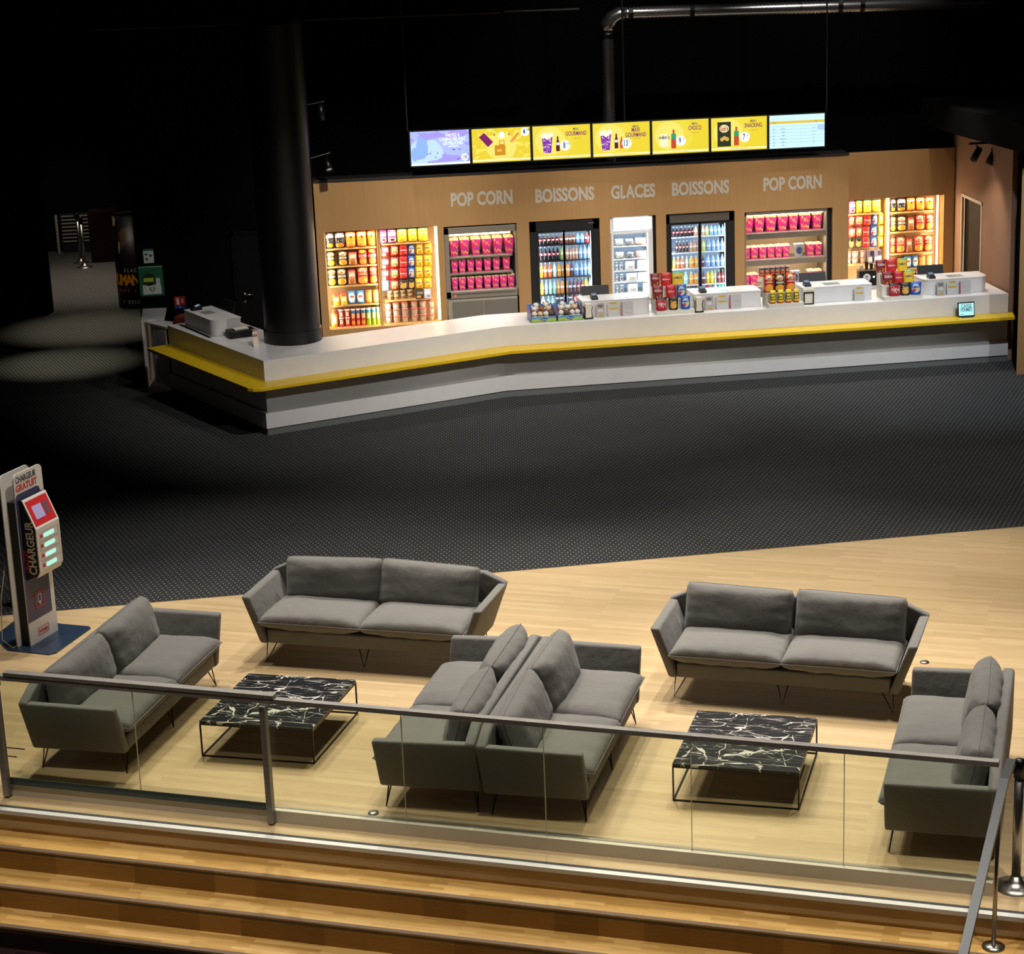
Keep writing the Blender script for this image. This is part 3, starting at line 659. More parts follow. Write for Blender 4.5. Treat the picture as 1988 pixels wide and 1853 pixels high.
# handrail down the steps
sr = thing('stair_handrail', 'steel handrail going down the steps at the right end of the glass railing', 'handrail', RF(6.80, 0, 0), RA)
def srail(q):
    P = [(.02, .04, 1.0), (.0, -.3, 1.0), (-.26, -2.6, -.33)]
    for a, b in zip(P, P[1:]):
        hexa(q, [(a[0]-.03, a[1], a[2]), (a[0]+.03, a[1], a[2]), (b[0]+.03, b[1], b[2]), (b[0]-.03, b[1], b[2]),
                 (a[0]-.03, a[1], a[2]+.045), (a[0]+.03, a[1], a[2]+.045), (b[0]+.03, b[1], b[2]+.045), (b[0]-.03, b[1], b[2]+.045)])
part('handrail', srail, mat('grey_painted_steel', '424446', .4, .5), sr)
for m_, zb in ((-.44, -.176), (-2.3, -.704)):
    pp = part('post', lambda q: tube(q, [(-.03, m_, zb), (-.02-(.2 if m_ < -1 else 0), m_, 1.0+.575*(min(0, m_+.3)))], .016, 12), M_STEEL, sr, smooth=True)
    part('base_plate', lambda q: lathe(q, [(.08, zb+.001), (.08, zb+.012), (.02, zb+.02)], 24, (-.03, m_)), M_STEEL, pp, smooth=True)
def stanchion(loc, lbl, s=1., belt=True):
    t = thing('belt_post', lbl, 'belt post', loc, 0, 'steel belt posts')
    part('base', lambda q: lathe(q, [(.16, 0), (.16, .008), (.10, .02), (.05, .05), (.035, .09)], 32), M_STEEL, t, smooth=True)
    part('pole', lambda q: lathe(q, [(.034, .05), (.034, .88)], 24), M_STEEL, t, smooth=True)
    c = part('cap', lambda q: lathe(q, [(.042, .86), (.042, .97), (.036, .99), (.015, 1.0)], 24), BLKM, t, smooth=True)
    pbox('belt_housing', -.075, -.038, -.02, .02, .90, .96, BLACK, c)
stanchion((1.353, -15.615, 0), 'steel belt post with black cap at the right end of the railing')
stanchion((-6.373, 12.857, 0), 'steel belt post in the far corridor, the nearer of the two')
stanchion((-6.466, 13.42, 0), 'steel belt post in the far corridor, the one behind')

# ---------------------------------------------------------------- charging stand (local x runs along the board, -y is its face)
KA = math.radians(60); NAVY = mat('navy_base_plate', '27374c', .3); KW = mat('white_board', 'd8d5d0', .4); KN = mat('navy_print', '3a3a62', .4)
TXN = mat('navy_ink', '23264a', .5); TXR = mat('red_ink', 'c03033', .5)
ks = thing('charging_stand', 'tall white and navy phone charging stand at the left', 'charging stand', (-5.97, -8.67, .012), KA)
def base(q):
    R_ = Matrix.Rotation(-KA, 2)
    pts = [(-6.36, -8.30), (-6.2, -8.72), (-5.80, -8.95), (-5.73, -8.92), (-5.43, -8.30), (-5.45, -8.24), (-5.72, -8.10), (-6.15, -7.75)]
    prism(q, [tuple(R_ @ (Vector(p)-Vector((-5.97, -8.67)))) for p in pts], -.012, 0)
part('base_plate', base, NAVY, ks)
def rboard(q, x0, x1, z0, z1, y0, y1, r=.06, slant=0, n=6, allc=False):
    pts = [(x0, z0), (x1, z0)] if not allc else []
    cs = [(x1, z1, 0), (x0, z1, PI/2)] + ([(x0, z0, PI), (x1, z0, 1.5*PI)] if allc else [])
    for cx, cz, a0 in cs:
        sx = 1 if cx == x0 else -1; sz = 1 if cz == z0 else -1
        for k in range(n+1):
            an = a0+PI/2*k/n; pts.append((cx+sx*r+r*math.cos(an), cz+sz*r+r*math.sin(an)))
    prism_y(q, pts, y0, y1)
part('front_board', lambda q: rboard(q, -.02, .45, 0, 1.73, 0, .012), KW, ks)
part('rear_board', lambda q: rboard(q, -.08, .40, 0, 1.73, .11, .122), KW, ks)
part('core', lambda q: box(q, -.0, .38, .012, .11, 0, 1.45), BLACK, ks)
part('navy_panel', lambda q: rboard(q, -.018, .385, .235, 1.53, -.002, 0, .05), KN, ks)
text('CHARGEUR', .088, .175, -.003, 1.664, TXN, ks, .72, .016, name='heading')
text('GRATUIT', .092, .175, -.003, 1.582, TXR, ks, .92, .026, name='heading')
part('logo_outline', lambda q: [box(q, .12, .30, -.003, 0, .06, .064), box(q, .12, .30, -.003, 0, .135, .139), box(q, .12, .124, -.003, 0, .06, .139), box(q, .296, .30, -.003, 0, .06, .139)], TXR, ks)
text('le Kiosque', .055, .21, -.003, .1, TXR, ks, .62, .03, name='logo')
def phone(q):
    for a, b, c_, d in [(.12, .135, .34, .50), (.255, .27, .34, .50), (.12, .27, .34, .352), (.12, .27, .49, .502)]: box(q, a, b, -.006, -.002, c_, d)
part('icon_frame', phone, TXR, ks)
def ph2(q):
    for a, b, c_, d in [(.165, .172, .39, .475), (.218, .225, .39, .475), (.165, .225, .39, .397), (.165, .225, .468, .475), (.185, .205, .372, .39), (.193, .197, .35, .372)]: box(q, a, b, -.006, -.002, c_, d)
part('phone_icon', ph2, mat('white_ink', 'd8d8d8', .5), ks)
prof = [(-.0, .66), (-.13, .72), (-.155, .76), (-.155, 1.19), (-.035, 1.47), (0, 1.47)]
def tbox(q):
    a = [q.verts.new((.02, y, z)) for y, z in prof]; b = [q.verts.new((.40, y, z)) for y, z in prof]; n = len(prof)
    q.faces.new(a); q.faces.new(b[::-1])
    for i in range(n): q.faces.new((a[i], a[(i+1) % n], b[(i+1) % n], b[i]))
tb = part('charger_box', tbox, BLACK, ks)
def face(q):
    for (y0, z0), (y1, z1) in (((-.155, .76), (-.155, 1.19)), ((-.155, 1.19), (-.035, 1.47)), ((-.12, .70), (-.155, .76))):
        hexa(q, [(.02, y0-.012, z0), (.41, y0-.012, z0), (.41, y1-.012, z1), (.02, y1-.012, z1), (.02, y0, z0), (.41, y0, z0), (.41, y1, z1), (.02, y1, z1)])
part('charger_front', face, KW, tb)
def onface(x0, x1, t0, t1, off=.014):   # on the sloping upper face, t from 0 (knee) to 1 (top)
    f = lambda t: (-.155+.12*t, 1.19+.28*t)
    (ya, za), (yb, zb) = f(t0), f(t1)
    return [(x0, ya-off, za), (x1, ya-off, za), (x1, yb-off, zb), (x0, yb-off, zb), (x0, ya-.01, za), (x1, ya-.01, za), (x1, yb-.01, zb), (x0, yb-.01, zb)]
part('red_face', lambda q: hexa(q, onface(.04, .39, .08, .93)), mat('red_print', 'c2272c', .4), tb)
part('display', lambda q: hexa(q, onface(.10, .25, .28, .72, .016)), emis('kiosk_display', 'c6b6dc', .6), tb)
part('side_slot', lambda q: hexa(q, onface(.27, .345, .32, .72, .016)), mat('mauve_grey', '6d4c58', .5), tb)
text('GRATUIT', .045, .28, -.045-.012, 1.435, KW, tb, .7, .02, rot=(math.radians(-23), 0, 0))
for i in range(4):
    z = 1.10-i*.098
    lk = part('locker_outline', lambda q: [box(q, .06, .38, -.1685, -.167, z-.044, z-.042), box(q, .06, .38, -.1685, -.167, z+.042, z+.044), box(q, .06, .062, -.1685, -.167, z-.044, z+.044), box(q, .378, .38, -.1685, -.167, z-.044, z+.044)], mat('grey_line', '8f8a84', .5), tb)
    part('lit_window', lambda q: rboard(q, .13, .31, z-.022, z+.022, -.170, -.167, .0215, allc=True), emis('mint_light', 'b0efd8', 1.05), lk)
    pbox('number_badge', .075, .115, -.1695, -.167, z-.012, z+.022, TXR, lk)
text('CHARGEUR', .12, 0.012, -.10, 1.0, KW, tb, .85, .025, rot=(0, -PI/2, -PI/2), name='side_lettering')
text('GRATUIT', .065, 0.012, -.035, .86, TXR, tb, .85, .02, rot=(0, -PI/2, -PI/2), name='side_lettering')
part('leaflet_tray', lambda q: box(q, .40, .50, -.06, .0, 1.15, 1.16), M_ACRYL, ks)
cbm = part('power_cable', lambda q: tube(q, [(-.05, .16, .9), (-.14, .2, .5), (-.16, .22, .1), (-.12, .14, .008), (-.02, .13, .008)], .005, 6), mat('cream_cable', 'b7a98c', .5), ks, smooth=True)

# ---------------------------------------------------------------- far left corner
po = thing('poster_drum', 'round film poster drum standing in the far corridor', 'poster stand', (-5.25, 8.62, 0))
part('drum', lambda q: lathe(q, [(.36, 0), (.36, 1.62)], 40), pack('poster_print', '0c0a09', [('noise', 3.2, .56, .52, 1, '4a3320'), ('noise', 5, .63, .6, 1, '8a7a63'), ('noise', 9, .66, .45, .9, '3a1210')], .45), po, smooth=True)
def arc_text(s, z, size, m, a0, step, xs=.7, bold=.03):
    for i, ch in enumerate(s):
        if ch == ' ': continue
        an = a0+i*step
        text(ch, size, .363*math.sin(an), -.363*math.cos(an), z, m, po, xs, bold, rot=(0, 0, an))
GOLD = mat('gold_print', 'd98a1c', .4); INKW = mat('dim_white_print', '9a958c', .5)
arc_text('JUMANJI', .50, .26, GOLD, -1.35, .33, .8, .03); arc_text('NEXT LEVEL', .32, .07, mat('orange_print', 'b3551a', .4), -.95, .17)
arc_text('BLACK', .68, .085, INKW, -.55, .17); arc_text('4 DECEMBRE', .12, .08, INKW, -.75, .15)
tag(pbox('red_cabinet', -.33, .25, -.2, .3, 0, 1.0, mat('very_dark_red', '140403', .9, spec=.1), loc=(-5.93, 13.5, 0)), 'very dark red cabinet beside the far belt posts', 'cabinet')
lv = thing('louvre_panel', 'pale slatted louvre panel at the far end of the corridor', 'louvre', (-6.86, 14.68, 0))
for i in range(8): pbox('slat', 0, .62, 0, .03, .22+i*.073, .245+i*.073, mat('grey_slat', '8a847a', .5), lv)
pbox('backing', -.02, .64, .03, .06, .0, .80, BLACK, lv)
pbox('edge_post', -.12, -.07, -.02, .04, 0, .78, mat('grey_slat', '8a847a', .5), lv)
ae = thing('defibrillator_cabinet', 'green defibrillator cabinet mounted on the black wall at the left', 'cabinet', (-4.85, 2.985, 1.215))
GREEN = mat('green_cabinet', '0f5a3c', .35)
part('box', lambda q: box(q, -.19, .17, -.10, .01, 0, .45), GREEN, ae, bevel=.01)
pbox('card', -.14, .13, -.104, -.10, .03, .17, mat('white_print', 'b9c0b6', .5), ae)
pbox('card', .06, .12, -.104, -.10, .17, .27, mat('white_print', 'b9c0b6', .5), ae)
part('window', lambda q: lathe(q, [(.095, 0), (.095, .006)], 28), mat('dark_window', '1b2a22', .1), ae, loc=(-.04, -.10, .255), rot=(PI/2, 0, 0))
pbox('yellow_label', -.12, .03, -.109, -.106, .22, .28, mat('lime_print', 'a3b81c', .5), ae)
def heart(q, c_, r, y): 
    pts = []
    for k in range(20):
        t_ = 2*PI*k/20; pts.append((c_[0]+r*16*math.sin(t_)**3/17, c_[1]+r*(13*math.cos(t_)-5*math.cos(2*t_)-2*math.cos(3*t_)-math.cos(4*t_))/17))
    prism_y(q, pts, y-.002, y)
part('heart_mark', lambda q: heart(q, (-.0, .105), .045, -.105), GREEN, ae)
part('heart_mark', lambda q: heart(q, (-.0, .105), .028, -.107), mat('white_print', 'b9c0b6', .5), ae)
sg = thing('defibrillator_sign', 'small white sign with green heart symbols above the green cabinet', 'sign', (-4.87, 2.99, 1.70))
pbox('plate', -.075, .075, -.004, .009, 0, .21, mat('white_print', 'b9c0b6', .5), sg); pbox('header', -.075, .075, -.006, -.004, .185, .21, GREEN, sg)
for x, z in ((-.035, .13), (.03, .11), (-.03, .06)): part('symbol', lambda q: heart(q, (x, z), .026, -.0045), GREEN, sg)
ex = thing('fire_extinguisher_sign', 'red and blue fire extinguisher sign on the black wall by the left till', 'sign', (-4.47, 2.99, .98))
pbox('red_plate', -.08, .08, -.004, .009, .055, .185, RED, ex); pbox('blue_plate', -.08, .08, -.004, .009, 0, .052, mat('blue_plate', '223a78', .4), ex)
part('extinguisher_symbol', lambda q: [prism_y(q, [(-.045, .065), (-.01, .065), (-.01, .14), (-.02, .155), (-.035, .155), (-.045, .14)], -.007, -.004), box(q, -.055, -.02, -.007, -.004, .158, .166)], mat('white_ink', 'd8d8d8', .5), ex)
text('EAU', .04, .04, -.006, .12, mat('white_ink', 'd8d8d8', .5), ex, .9, .02, rot=(0, -PI/2, 0))
text('6 L', .035, 0, -.006, .026, mat('white_ink', 'd8d8d8', .5), ex)
fe = thing('fire_extinguisher', 'red fire extinguisher bundle behind the left end of the counter', 'fire extinguisher', (-4.42, 2.72, 0))
part('cylinder', lambda q: lathe(q, [(.085, 0), (.09, .05), (.09, .55), (.07, .64), (.03, .68), (.03, .72)], 24), RED, fe, smooth=True)
part('hose', lambda q: tube(q, [(0, 0, .72), (-.1, -.05, .74), (-.13, -.07, .5), (-.12, -.08, .2)], .012, 8), BLACK, fe, smooth=True)
part('handle', lambda q: [box(q, -.08, .06, -.012, .012, .72, .735), box(q, -.07, .06, -.012, .012, .75, .765)], BLKM, fe)
tag(part('draped_cloth', lambda q: lathe(q, [(.16, 0), (.15, .03), (.13, .07), (.06, .1)], 9), mat('dark_red_cloth', '6e1414', .8), loc=(-4.42, 1.85, 1.016), smooth=False), 'crumpled dark red cloth at the left end of the counter', 'cloth')

# ---------------------------------------------------------------- menu screens
SW, SH, SGAP, SY, STILT = .868, .497, .0415, 2.2, .0834
EM = 1.15
def emc(c, k=EM): return emis(f'screen_{c}_{k}', c, k)
bgY = pack('screen_yellow', 'e6cf35', [('ell', .3, .55, .42, .6, 'e9d442'), ('ell', .3, .55, .26, .42, 'efe06c'), ('box', 0, 1, 0.04, .09, 'f0eebb')], emit=EM)
bgY2 = pack('screen_rays', 'e4cb34', [('noise', 7, .55, .1, 1, 'f0e05c'), ('ell', .5, .45, .26, .4, 'efe070'), ('dots', 9, .07, 'f6f2e0'), ('box', 0, 1, 0.04, .09, 'f0eebb')], emit=EM)
bgB = pack('screen_blue', '9aa8f0', [('ell', .25, .3, .3, .5, 'aac4f8'), ('noise', 3, .55, .05, 1, '9488dd'), ('noise', 8, .64, .1, .45, '5e4fb8'), ('box', 0, 1, 0, .06, 'd6f0ff')], emit=1.5)
bgT = pack('screen_table', 'bfe4f6', [('box', 0, 1, .74, .82, 'd2b13a'), ('box', 0, 1, .66, .668, '6f93ab'), ('box', 0, 1, .56, .568, '6f93ab'), ('box', 0, 1, .46, .468, '6f93ab'), ('box', 0, 1, .36, .368, '6f93ab'), ('box', 0, 1, .26, .268, '6f93ab'), ('box', 0, 1, .16, .168, '6f93ab'), ('box', .87, 1, .5, .66, 'a9bde0')], emit=1.35)
PUR = emc('7b1c63'); BLU = emc('1c3f66'); WHT = emc('eef6ff', 1.5); PINK = emc('b01e74')
def popcup(q, x, z, w, h): prism_y(q, [(x-w*.36, z), (x+w*.36, z), (x+w/2, z+h), (x-w/2, z+h)], -.022, -.018)
def blob(q, x, z, rx, rz, y0=-.023, y1=-.019, n=20): prism_y(q, [(x+rx*math.cos(2*PI*k/n), z+rz*math.sin(2*PI*k/n)) for k in range(n)], y0, y1)
def bottle2d(q, x, z, w, h): prism_y(q, [(x-w/2, z), (x+w/2, z), (x+w/2, z+h*.55), (x+w*.2, z+h*.8), (x+w*.2, z+h), (x-w*.2, z+h), (x-w*.2, z+h*.8), (x-w/2, z+h*.55)], -.024, -.02)
def price(p, x, z, big, small, r=.062):
    part('price_disc', lambda q: blob(q, x, z, r, r, -.024, -.021), WHT, p)
    text(big, .125, x-.014, -.027, z, BLU, p, .6, .025); 
    if small: text(small, .05, x+.044, -.027, z+.022, BLU, p, .6, .02)
names = ['first menu screen from the left, blue with white French text', 'second menu screen from the left, yellow with rays and a gift box',
 'third menu screen from the left, yellow, reading GOURMAND', 'fourth menu screen from the left, yellow, reading MAXI GOURMAND',
 'fifth menu screen from the left, yellow, reading CHOCO', 'sixth menu screen from the left, yellow, reading SNACKING', 'rightmost menu screen, pale blue timetable']
for i in range(7):
    s = thing('menu_screen', names[i], 'screen', (-.956+i*(SW+SGAP)+SW/2, SY, 3.545-(i*.0025)), 0, 'menu screens over the timber wall')
    s.rotation_euler = (-STILT*.0, 0, 0)
    pbox('housing', -SW/2-.018, SW/2+.018, -.012, .05, -SH-.018, .018, BLACK, s)
    part('display', lambda q: box(q, -SW/2, SW/2, -.016, -.0125, -SH, 0), [bgB, bgY2, bgY, bgY, bgY, bgY, bgT][i], s)
    pbox('bracket', -.05, .05, .05, .12, -.25, .0, BLACK, s)
    if i == 0:
        text('PARTEZ À\nL\'AVENTURE AVEC\nLES PELUCHES', .068, .19, -.02, -.13, WHT, s, .68, .012); text('DISPONIBLES ICI', .03, .2, -.02, -.235, WHT, s, .7, .01)
        part('price_disc', lambda q: blob(q, .36, -.40, .052, .052), WHT, s); text('10€', .075, .36, -.027, -.4, BLU, s, .62, .02)
        part('backdrop_figure', lambda q: [blob(q, -.27, -.24, .09, .16), blob(q, -.38, -.33, .05, .1)], emc('7fa0ee', 1.5), s)
    if i == 1:
        part('gift_box', lambda q: [box(q, -.10, .06, -.024, -.02, -.40, -.25), box(q, -.03, .05, -.024, -.02, -.25, -.235), box(q, -.03, -.02, -.024, -.02, -.235, -.18), box(q, .04, .05, -.024, -.02, -.235, -.18), box(q, -.03, .05, -.024, -.02, -.19, -.18)], emc('c98a1c'), s)
        part('popcorn_bag', lambda q: prism_y(q, [(-.33, -.12), (-.25, -.06), (-.12, -.2), (-.2, -.27)], -.024, -.02), PUR, s)
        part('egg', lambda q: blob(q, .01, -.1, .04, .05), WHT, s); part('juice_bottle', lambda q: prism_y(q, [(.13, -.2), (.16, -.22), (.28, -.09), (.25, -.07)], -.024, -.02), emc('e58c4a'), s)
        text('+', .09, -.1, -.025, -.1, PUR, s); text('+', .09, .12, -.025, -.1, PUR, s); price(s, .36, -.07, '4', '€90')
        text('KIDS', .05, -.03, -.026, -.33, emc('f5e27a'), s)
    if i in (2, 3, 4, 5):
        lines = {2: 'GOURMAND', 3: 'MAXI\nGOURMAND', 4: 'CHOCO', 5: 'SNACKING'}[i]
        text('MENU', .05, .22, -.02, -.065, BLU, s, .65, .012); text(lines, .088, .22, -.02, -.13 if i != 3 else -.155, PUR, s, .62, .02)
        text('voir conditions en caisse', .02, .22, -.02, -.2 if i != 3 else -.24, emc('6b6a3a'), s, .7, .005)
        text('Manger et bouger: www.mangerbouger.fr', .018, 0, -.02, -.465, emc('9c9a6a'), s, .8, .005)
    if i in (2, 3):
        x = -.22 if i == 2 else -.24
        part('popcorn_cup', lambda q: popcup(q, x, -.40, .16, .24), pack('screen_cup', '7a2aa0', [('noise', 7, .58, 0, 1, 'e8c6e0'), ('dots', 9, .2, 'd9c4ee')], emit=EM), s)
        part('popcorn_heap', lambda q: [blob(q, x+(k-2)*.03, -.15+.02*math.sin(k*2.), .035, .035) for k in range(5)], emc('f3f0d8'), s)
        part('cola_bottle', lambda q: bottle2d(q, x+.16, -.38, .055, .22), emc('5c1418'), s)
        part('bottle_label', lambda q: box(q, x+.134, x+.187, -.026, -.024, -.29, -.25), emc('d8dce8'), s)
    if i == 3: part('tea_bottle', lambda q: bottle2d(q, -.0, -.38, .05, .17), emc('c9542a'), s)
    if i == 4:
        part('chocolate_bag', lambda q: box(q, -.32, -.19, -.024, -.02, -.39, -.2), emc('f0ecc0'), s); text('m&m\'s', .075, -.255, -.026, -.25, emc('3a3560'), s, .8, .02)
    if i == 5:
        part('crisp_bag', lambda q: box(q, -.34, -.13, -.024, -.02, -.43, -.06), emc('2f3b26', .9), s)
        part('bag_label', lambda q: blob(q, -.235, -.16, .075, .06, -.026, -.024), emc('e6d7a0'), s); text('Lay\'s', .085, -.235, -.028, -.16, emc('b02a2a'), s, .75, .02)
        part('crisps', lambda q: [blob(q, -.27+.04*k, -.32+.02*(k % 2), .03, .03, -.026, -.024) for k in range(3)], emc('d9a850'), s)
    if i in (4, 5):
        x = -.11 if i == 4 else -.045
        part('tea_bottle', lambda q: bottle2d(q, x, -.42, .075, .28), emc('c2482a'), s); part('bottle_label', lambda q: box(q, x-.036, x+.036, -.026, -.024, -.28, -.2), emc('2f9a70'), s)
    if i in (2, 3, 4, 5): price(s, {2: .05, 3: .075, 4: .0, 5: .085}[i], {2: -.30, 3: -.31, 4: -.31, 5: -.30}[i], {2: '8', 3: '13', 4: '9', 5: '7'}[i], {2: '€50', 3: '€', 4: '€', 5: '€'}[i], .075)
    if i == 6:
        for k in range(6):
            z = -.205-k*.05
            text('%02d:%02d' % (13+k, (k*17) % 60), .024, -.37, -.02, z, BLU, s, .7, .01); text(['FILM 2D VF', 'FILM VO', 'FILM VF', 'FILM 3D VF', 'FILM VO', 'FILM'][k], .024, -.22, -.02, z, BLU, s, .7, .01)
            text(str(1+(k*3) % 9), .024, .06, -.02, z, BLU, s); text(str(120-k*13), .024, .26, -.02, z, BLU, s)
        text('SALLE', .022, .3, -.02, -.11, BLU, s); text('SEANCE', .022, -.36, -.02, -.11, BLU, s)
for x in (-.98, 2.28, 5.43):
    tag(part('hanging_rod', lambda q: tube(q, [(x, 2.28, 3.55), (x, 2.28, 8.6)], .012, 6), mat('dark_rod', '121214', .5)), {-.98: 'thin dark hanging rod above the leftmost menu screen', 2.28: 'thin dark hanging rod beside the steel air duct', 5.43: 'thin dark hanging rod above the rightmost menu screen'}[x], 'rod')
# air duct
dk = thing('air_duct', 'ribbed round steel air duct rising behind the screens and turning right', 'air duct', (2.18, 3.0, 2.6))
M_DUCT = m_steel('duct_steel', '8a888c', .24); M_DUCT.node_tree.nodes['Principled BSDF'].inputs['Metallic'].default_value = .95
def ribs(q, a, b, r, step=.030, seg=20):
    a, b = Vector(a), Vector(b); n = int((b-a).length/step); pts = []; rad = []
    for i in range(n+1): pts.append(a.lerp(b, i/n)); rad.append(r if i % 2 else r-.015)
    tube(q, pts, r, seg, rad)
part('vertical_run', lambda q: ribs(q, (0, 0, .1), (0, 0, 2.2), .112), M_DUCT, dk, smooth=True)
part('elbow', lambda q: tube(q, [(0, 0, 2.2), (.015, 0, 2.32), (.09, 0, 2.42), (.2, 0, 2.47), (.28, 0, 2.475)], .108, 20), M_DUCT, dk, smooth=True)
part('collar', lambda q: lathe(q, [(.135, 2.15), (.135, 2.21)], 24), BLKM, dk, smooth=True)
part('horizontal_run', lambda q: ribs(q, (.28, 0, 2.475), (6.15, 0, 2.44), .108), M_DUCT, dk, smooth=True)
for x in (.33, 1.28, 3.63, 3.98, 6.1): part('clamp', lambda q: tube(q, [(x, 0, 2.475), (x+.07, 0, 2.474)], .122, 20), BLKM, dk)
lnm = thing('cable_tray', 'thin pale cable tray running along the dark ceiling, upper left', 'cable tray', (0, 2.9, 5.17))
for a, b in ((-5.45, -2.95), (-2.55, .55), (.6, 1.75)): pbox('tray_section', a, b, 0, .06, -.012+(a+b)*.004-.0, .012+(a+b)*.004, mat('dull_bracket', '4a463c', .6), lnm)
# spot lamps
def lamp(loc, tgt, lbl, on, name='track_spotlight'):
    t = thing(name, lbl, 'spotlight', loc, 0, 'black spotlights')
    d = (Vector(tgt)-Vector(loc)).normalized(); qn = d.to_track_quat('Z', 'Y').to_euler()
    part('body', lambda q: lathe(q, [(.02, -.13), (.05, -.12), (.055, .10), (.045, .10), (.04, .06)], 20), BLKM, t, smooth=True, rot=qn)
    part('lens', lambda q: lathe(q, [(.042, .07), (.042, .08)], 20), emis('lens_on' if on else 'lens_faint_glow', 'fff1dc', 14 if on else .25), t, rot=qn)  # unlit lenses are given a faint glow as well
    part('arm', lambda q: tube(q, [tuple(-d*.08), (0, .0, .145)], .012, 8), BLKM, t)
tk = tag(pbox('spotlight_track', -.35, .4, -.02, .02, 0, .03, BLKM, loc=(7.6, 1.0, 3.10), rot=(0, 0, 0)), 'black lighting track under the ceiling at the upper right', 'lighting track')
lamp((7.36, 1.0, 2.94), (7.0, .9, 2.4), 'black track spotlight at the upper right, left of the lit one', False)
lamp((7.60, 1.0, 2.88), (7.2, .9, 2.2), 'black track spotlight at the upper right with its lens lit', True)
sm = thing('smoke_detector', 'small round cream smoke detector at the end of the lighting track', 'detector', (7.93, 1.0, 2.83))
part('body', lambda q: lathe(q, [(.075, 0), (.075, .04), (.05, .06)], 24), CREAM, sm, smooth=True, rot=(0, -1.2, 0)); part('sensor', lambda q: lathe(q, [(.04, -.03), (.045, 0)], 20), BLACK, sm, rot=(0, -1.2, 0))
part('stem', lambda q: tube(q, [(.03, 0, 0), (.12, 0, .37)], .01, 6), BLKM, sm)
spot(6.95, .5, 3.1, 75, (7.62, 1.1, 1.0), 74, .9, (1, .78, .6), .04)
lamp((-2.19, 2.0, 3.16), (-2.1, 1.6, 2.7), 'black spotlight right of the column, just above the timber wall', False, 'wall_spotlight')
lamp((-2.24, 2.0, 3.90), (-2.24, 2.0, 3.0), 'black spotlight right of the column, the upper one', False, 'wall_spotlight')
lb = tag(part('spotlight_bar', lambda q: [tube(q, [(0, 0, 0), (0, 0, 2.8)], .02, 8), tube(q, [(0, 0, .35), (.3, 0, .42)], .012, 8), tube(q, [(0, 0, 1.12), (.26, 0, 1.16)], .012, 8)], BLKM, loc=(-2.44, 2.05, 2.9)), 'thin black upright bar carrying the two spotlights by the column', 'bar')

# ---------------------------------------------------------------- goods on the shelves
ORD = ['first', 'second', 'third', 'fourth', 'fifth', 'sixth', 'seventh', 'eighth', 'ninth', 'tenth', 'eleventh', 'twelfth', 'thirteenth', 'fourteenth']
def bag_bm(q, crimp=True, n=8, m=10):
    """unit pillow pack, 1 wide, 1 deep, 1 tall, base at z=0, front to -y"""
    G = {}
    for s in (-1, 1):
        for i in range(n+1):
            for j in range(m+1):
                u, v = -1+2*i/n, -1+2*j/m
                th = .5*(max(0, 1-abs(u)**2.4)**.6)*(max(0, 1-abs(v)**5)**.7)
                x = .5*u*(1-.10*(1-v*v)**.5*0-.07*(1-abs(v)**6)+.02*math.sin(9*v)); z = .5+.5*v+.012*math.cos(7*u)*(abs(v)**8)
                if s == 1 and (i in (0, n) or j in (0, m)): G[s, i, j] = G[-1, i, j]; continue
                G[s, i, j] = q.verts.new((x, s*(th+.02*math.sin(5*u+4*v+s)), z))
        for i in range(n):
            for j in range(m):
                f = (G[s, i, j], G[s, i+1, j], G[s, i+1, j+1], G[s, i, j+1]); q.faces.new(f if s < 0 else f[::-1])
def pouch_bm(q):   # stand-up pouch: fat at the base, flat on top
    n, m = 8, 8; G = {}
    for s in (-1, 1):
        for i in range(n+1):
            for j in range(m+1):
                u, v = -1+2*i/n, j/m
                th = .5*(max(0, 1-abs(u)**3)**.5)*(1-v)**.6*(1 if v > .05 else .9)
                if s == 1 and (i in (0, n) or j == m): G[s, i, j] = G[-1, i, j]; continue
                G[s, i, j] = q.verts.new((.5*u*(.92+.08*v), s*th, v))
        for i in range(n):
            for j in range(m):
                f = (G[s, i, j], G[s, i+1, j], G[s, i+1, j+1], G[s, i, j+1]); q.faces.new(f if s < 0 else f[::-1])
def boxcup(q):     # popcorn carton: square, wider on top
    a, b = .36, .5; hexa(q, [(-a, -a, 0), (a, -a, 0), (a, a, 0), (-a, a, 0), (-b, -b, .93), (b, -b, .93), (b, b, .93), (-b, b, .93)])
def heap(q, r=.47, z0=.965, seed=1):
    rnd = random.Random(seed)
    for i in range(6):
        for j in range(6):
            x, y = -r+2*r*(i+.5)/6+rnd.uniform(-.03, .03), -r+2*r*(j+.5)/6+rnd.uniform(-.03, .03)
            bmesh.ops.create_icosphere(q, subdivisions=1, radius=rnd.uniform(.085, .12), matrix=Matrix.Translation((x, y, z0+rnd.uniform(-.02, .05))))
RB = lambda prof: (lambda q: lathe(q, prof, 14))
BOT = [(.40, 0), (.5, .03), (.5, .22), (.45, .3), (.5, .38), (.5, .56), (.40, .70), (.18, .86), (.17, .90)]
CAPP = [(.2, .895), (.2, .985), (.17, 1.0)]
CAN = [(.42, 0), (.5, .03), (.5, .95), (.44, 1.0)]
TUBE = [(.5, 0), (.5, .95), (.52, .952), (.52, 1.0)]
TUB = [(.38, 0), (.47, .86), (.52, .87), (.52, .97), (.46, 1.0)]
JAR = [(.46, 0), (.5, .04), (.5, .74), (.36, .84), (.38, .86), (.38, .98), (.3, 1.0)]
ME = {}
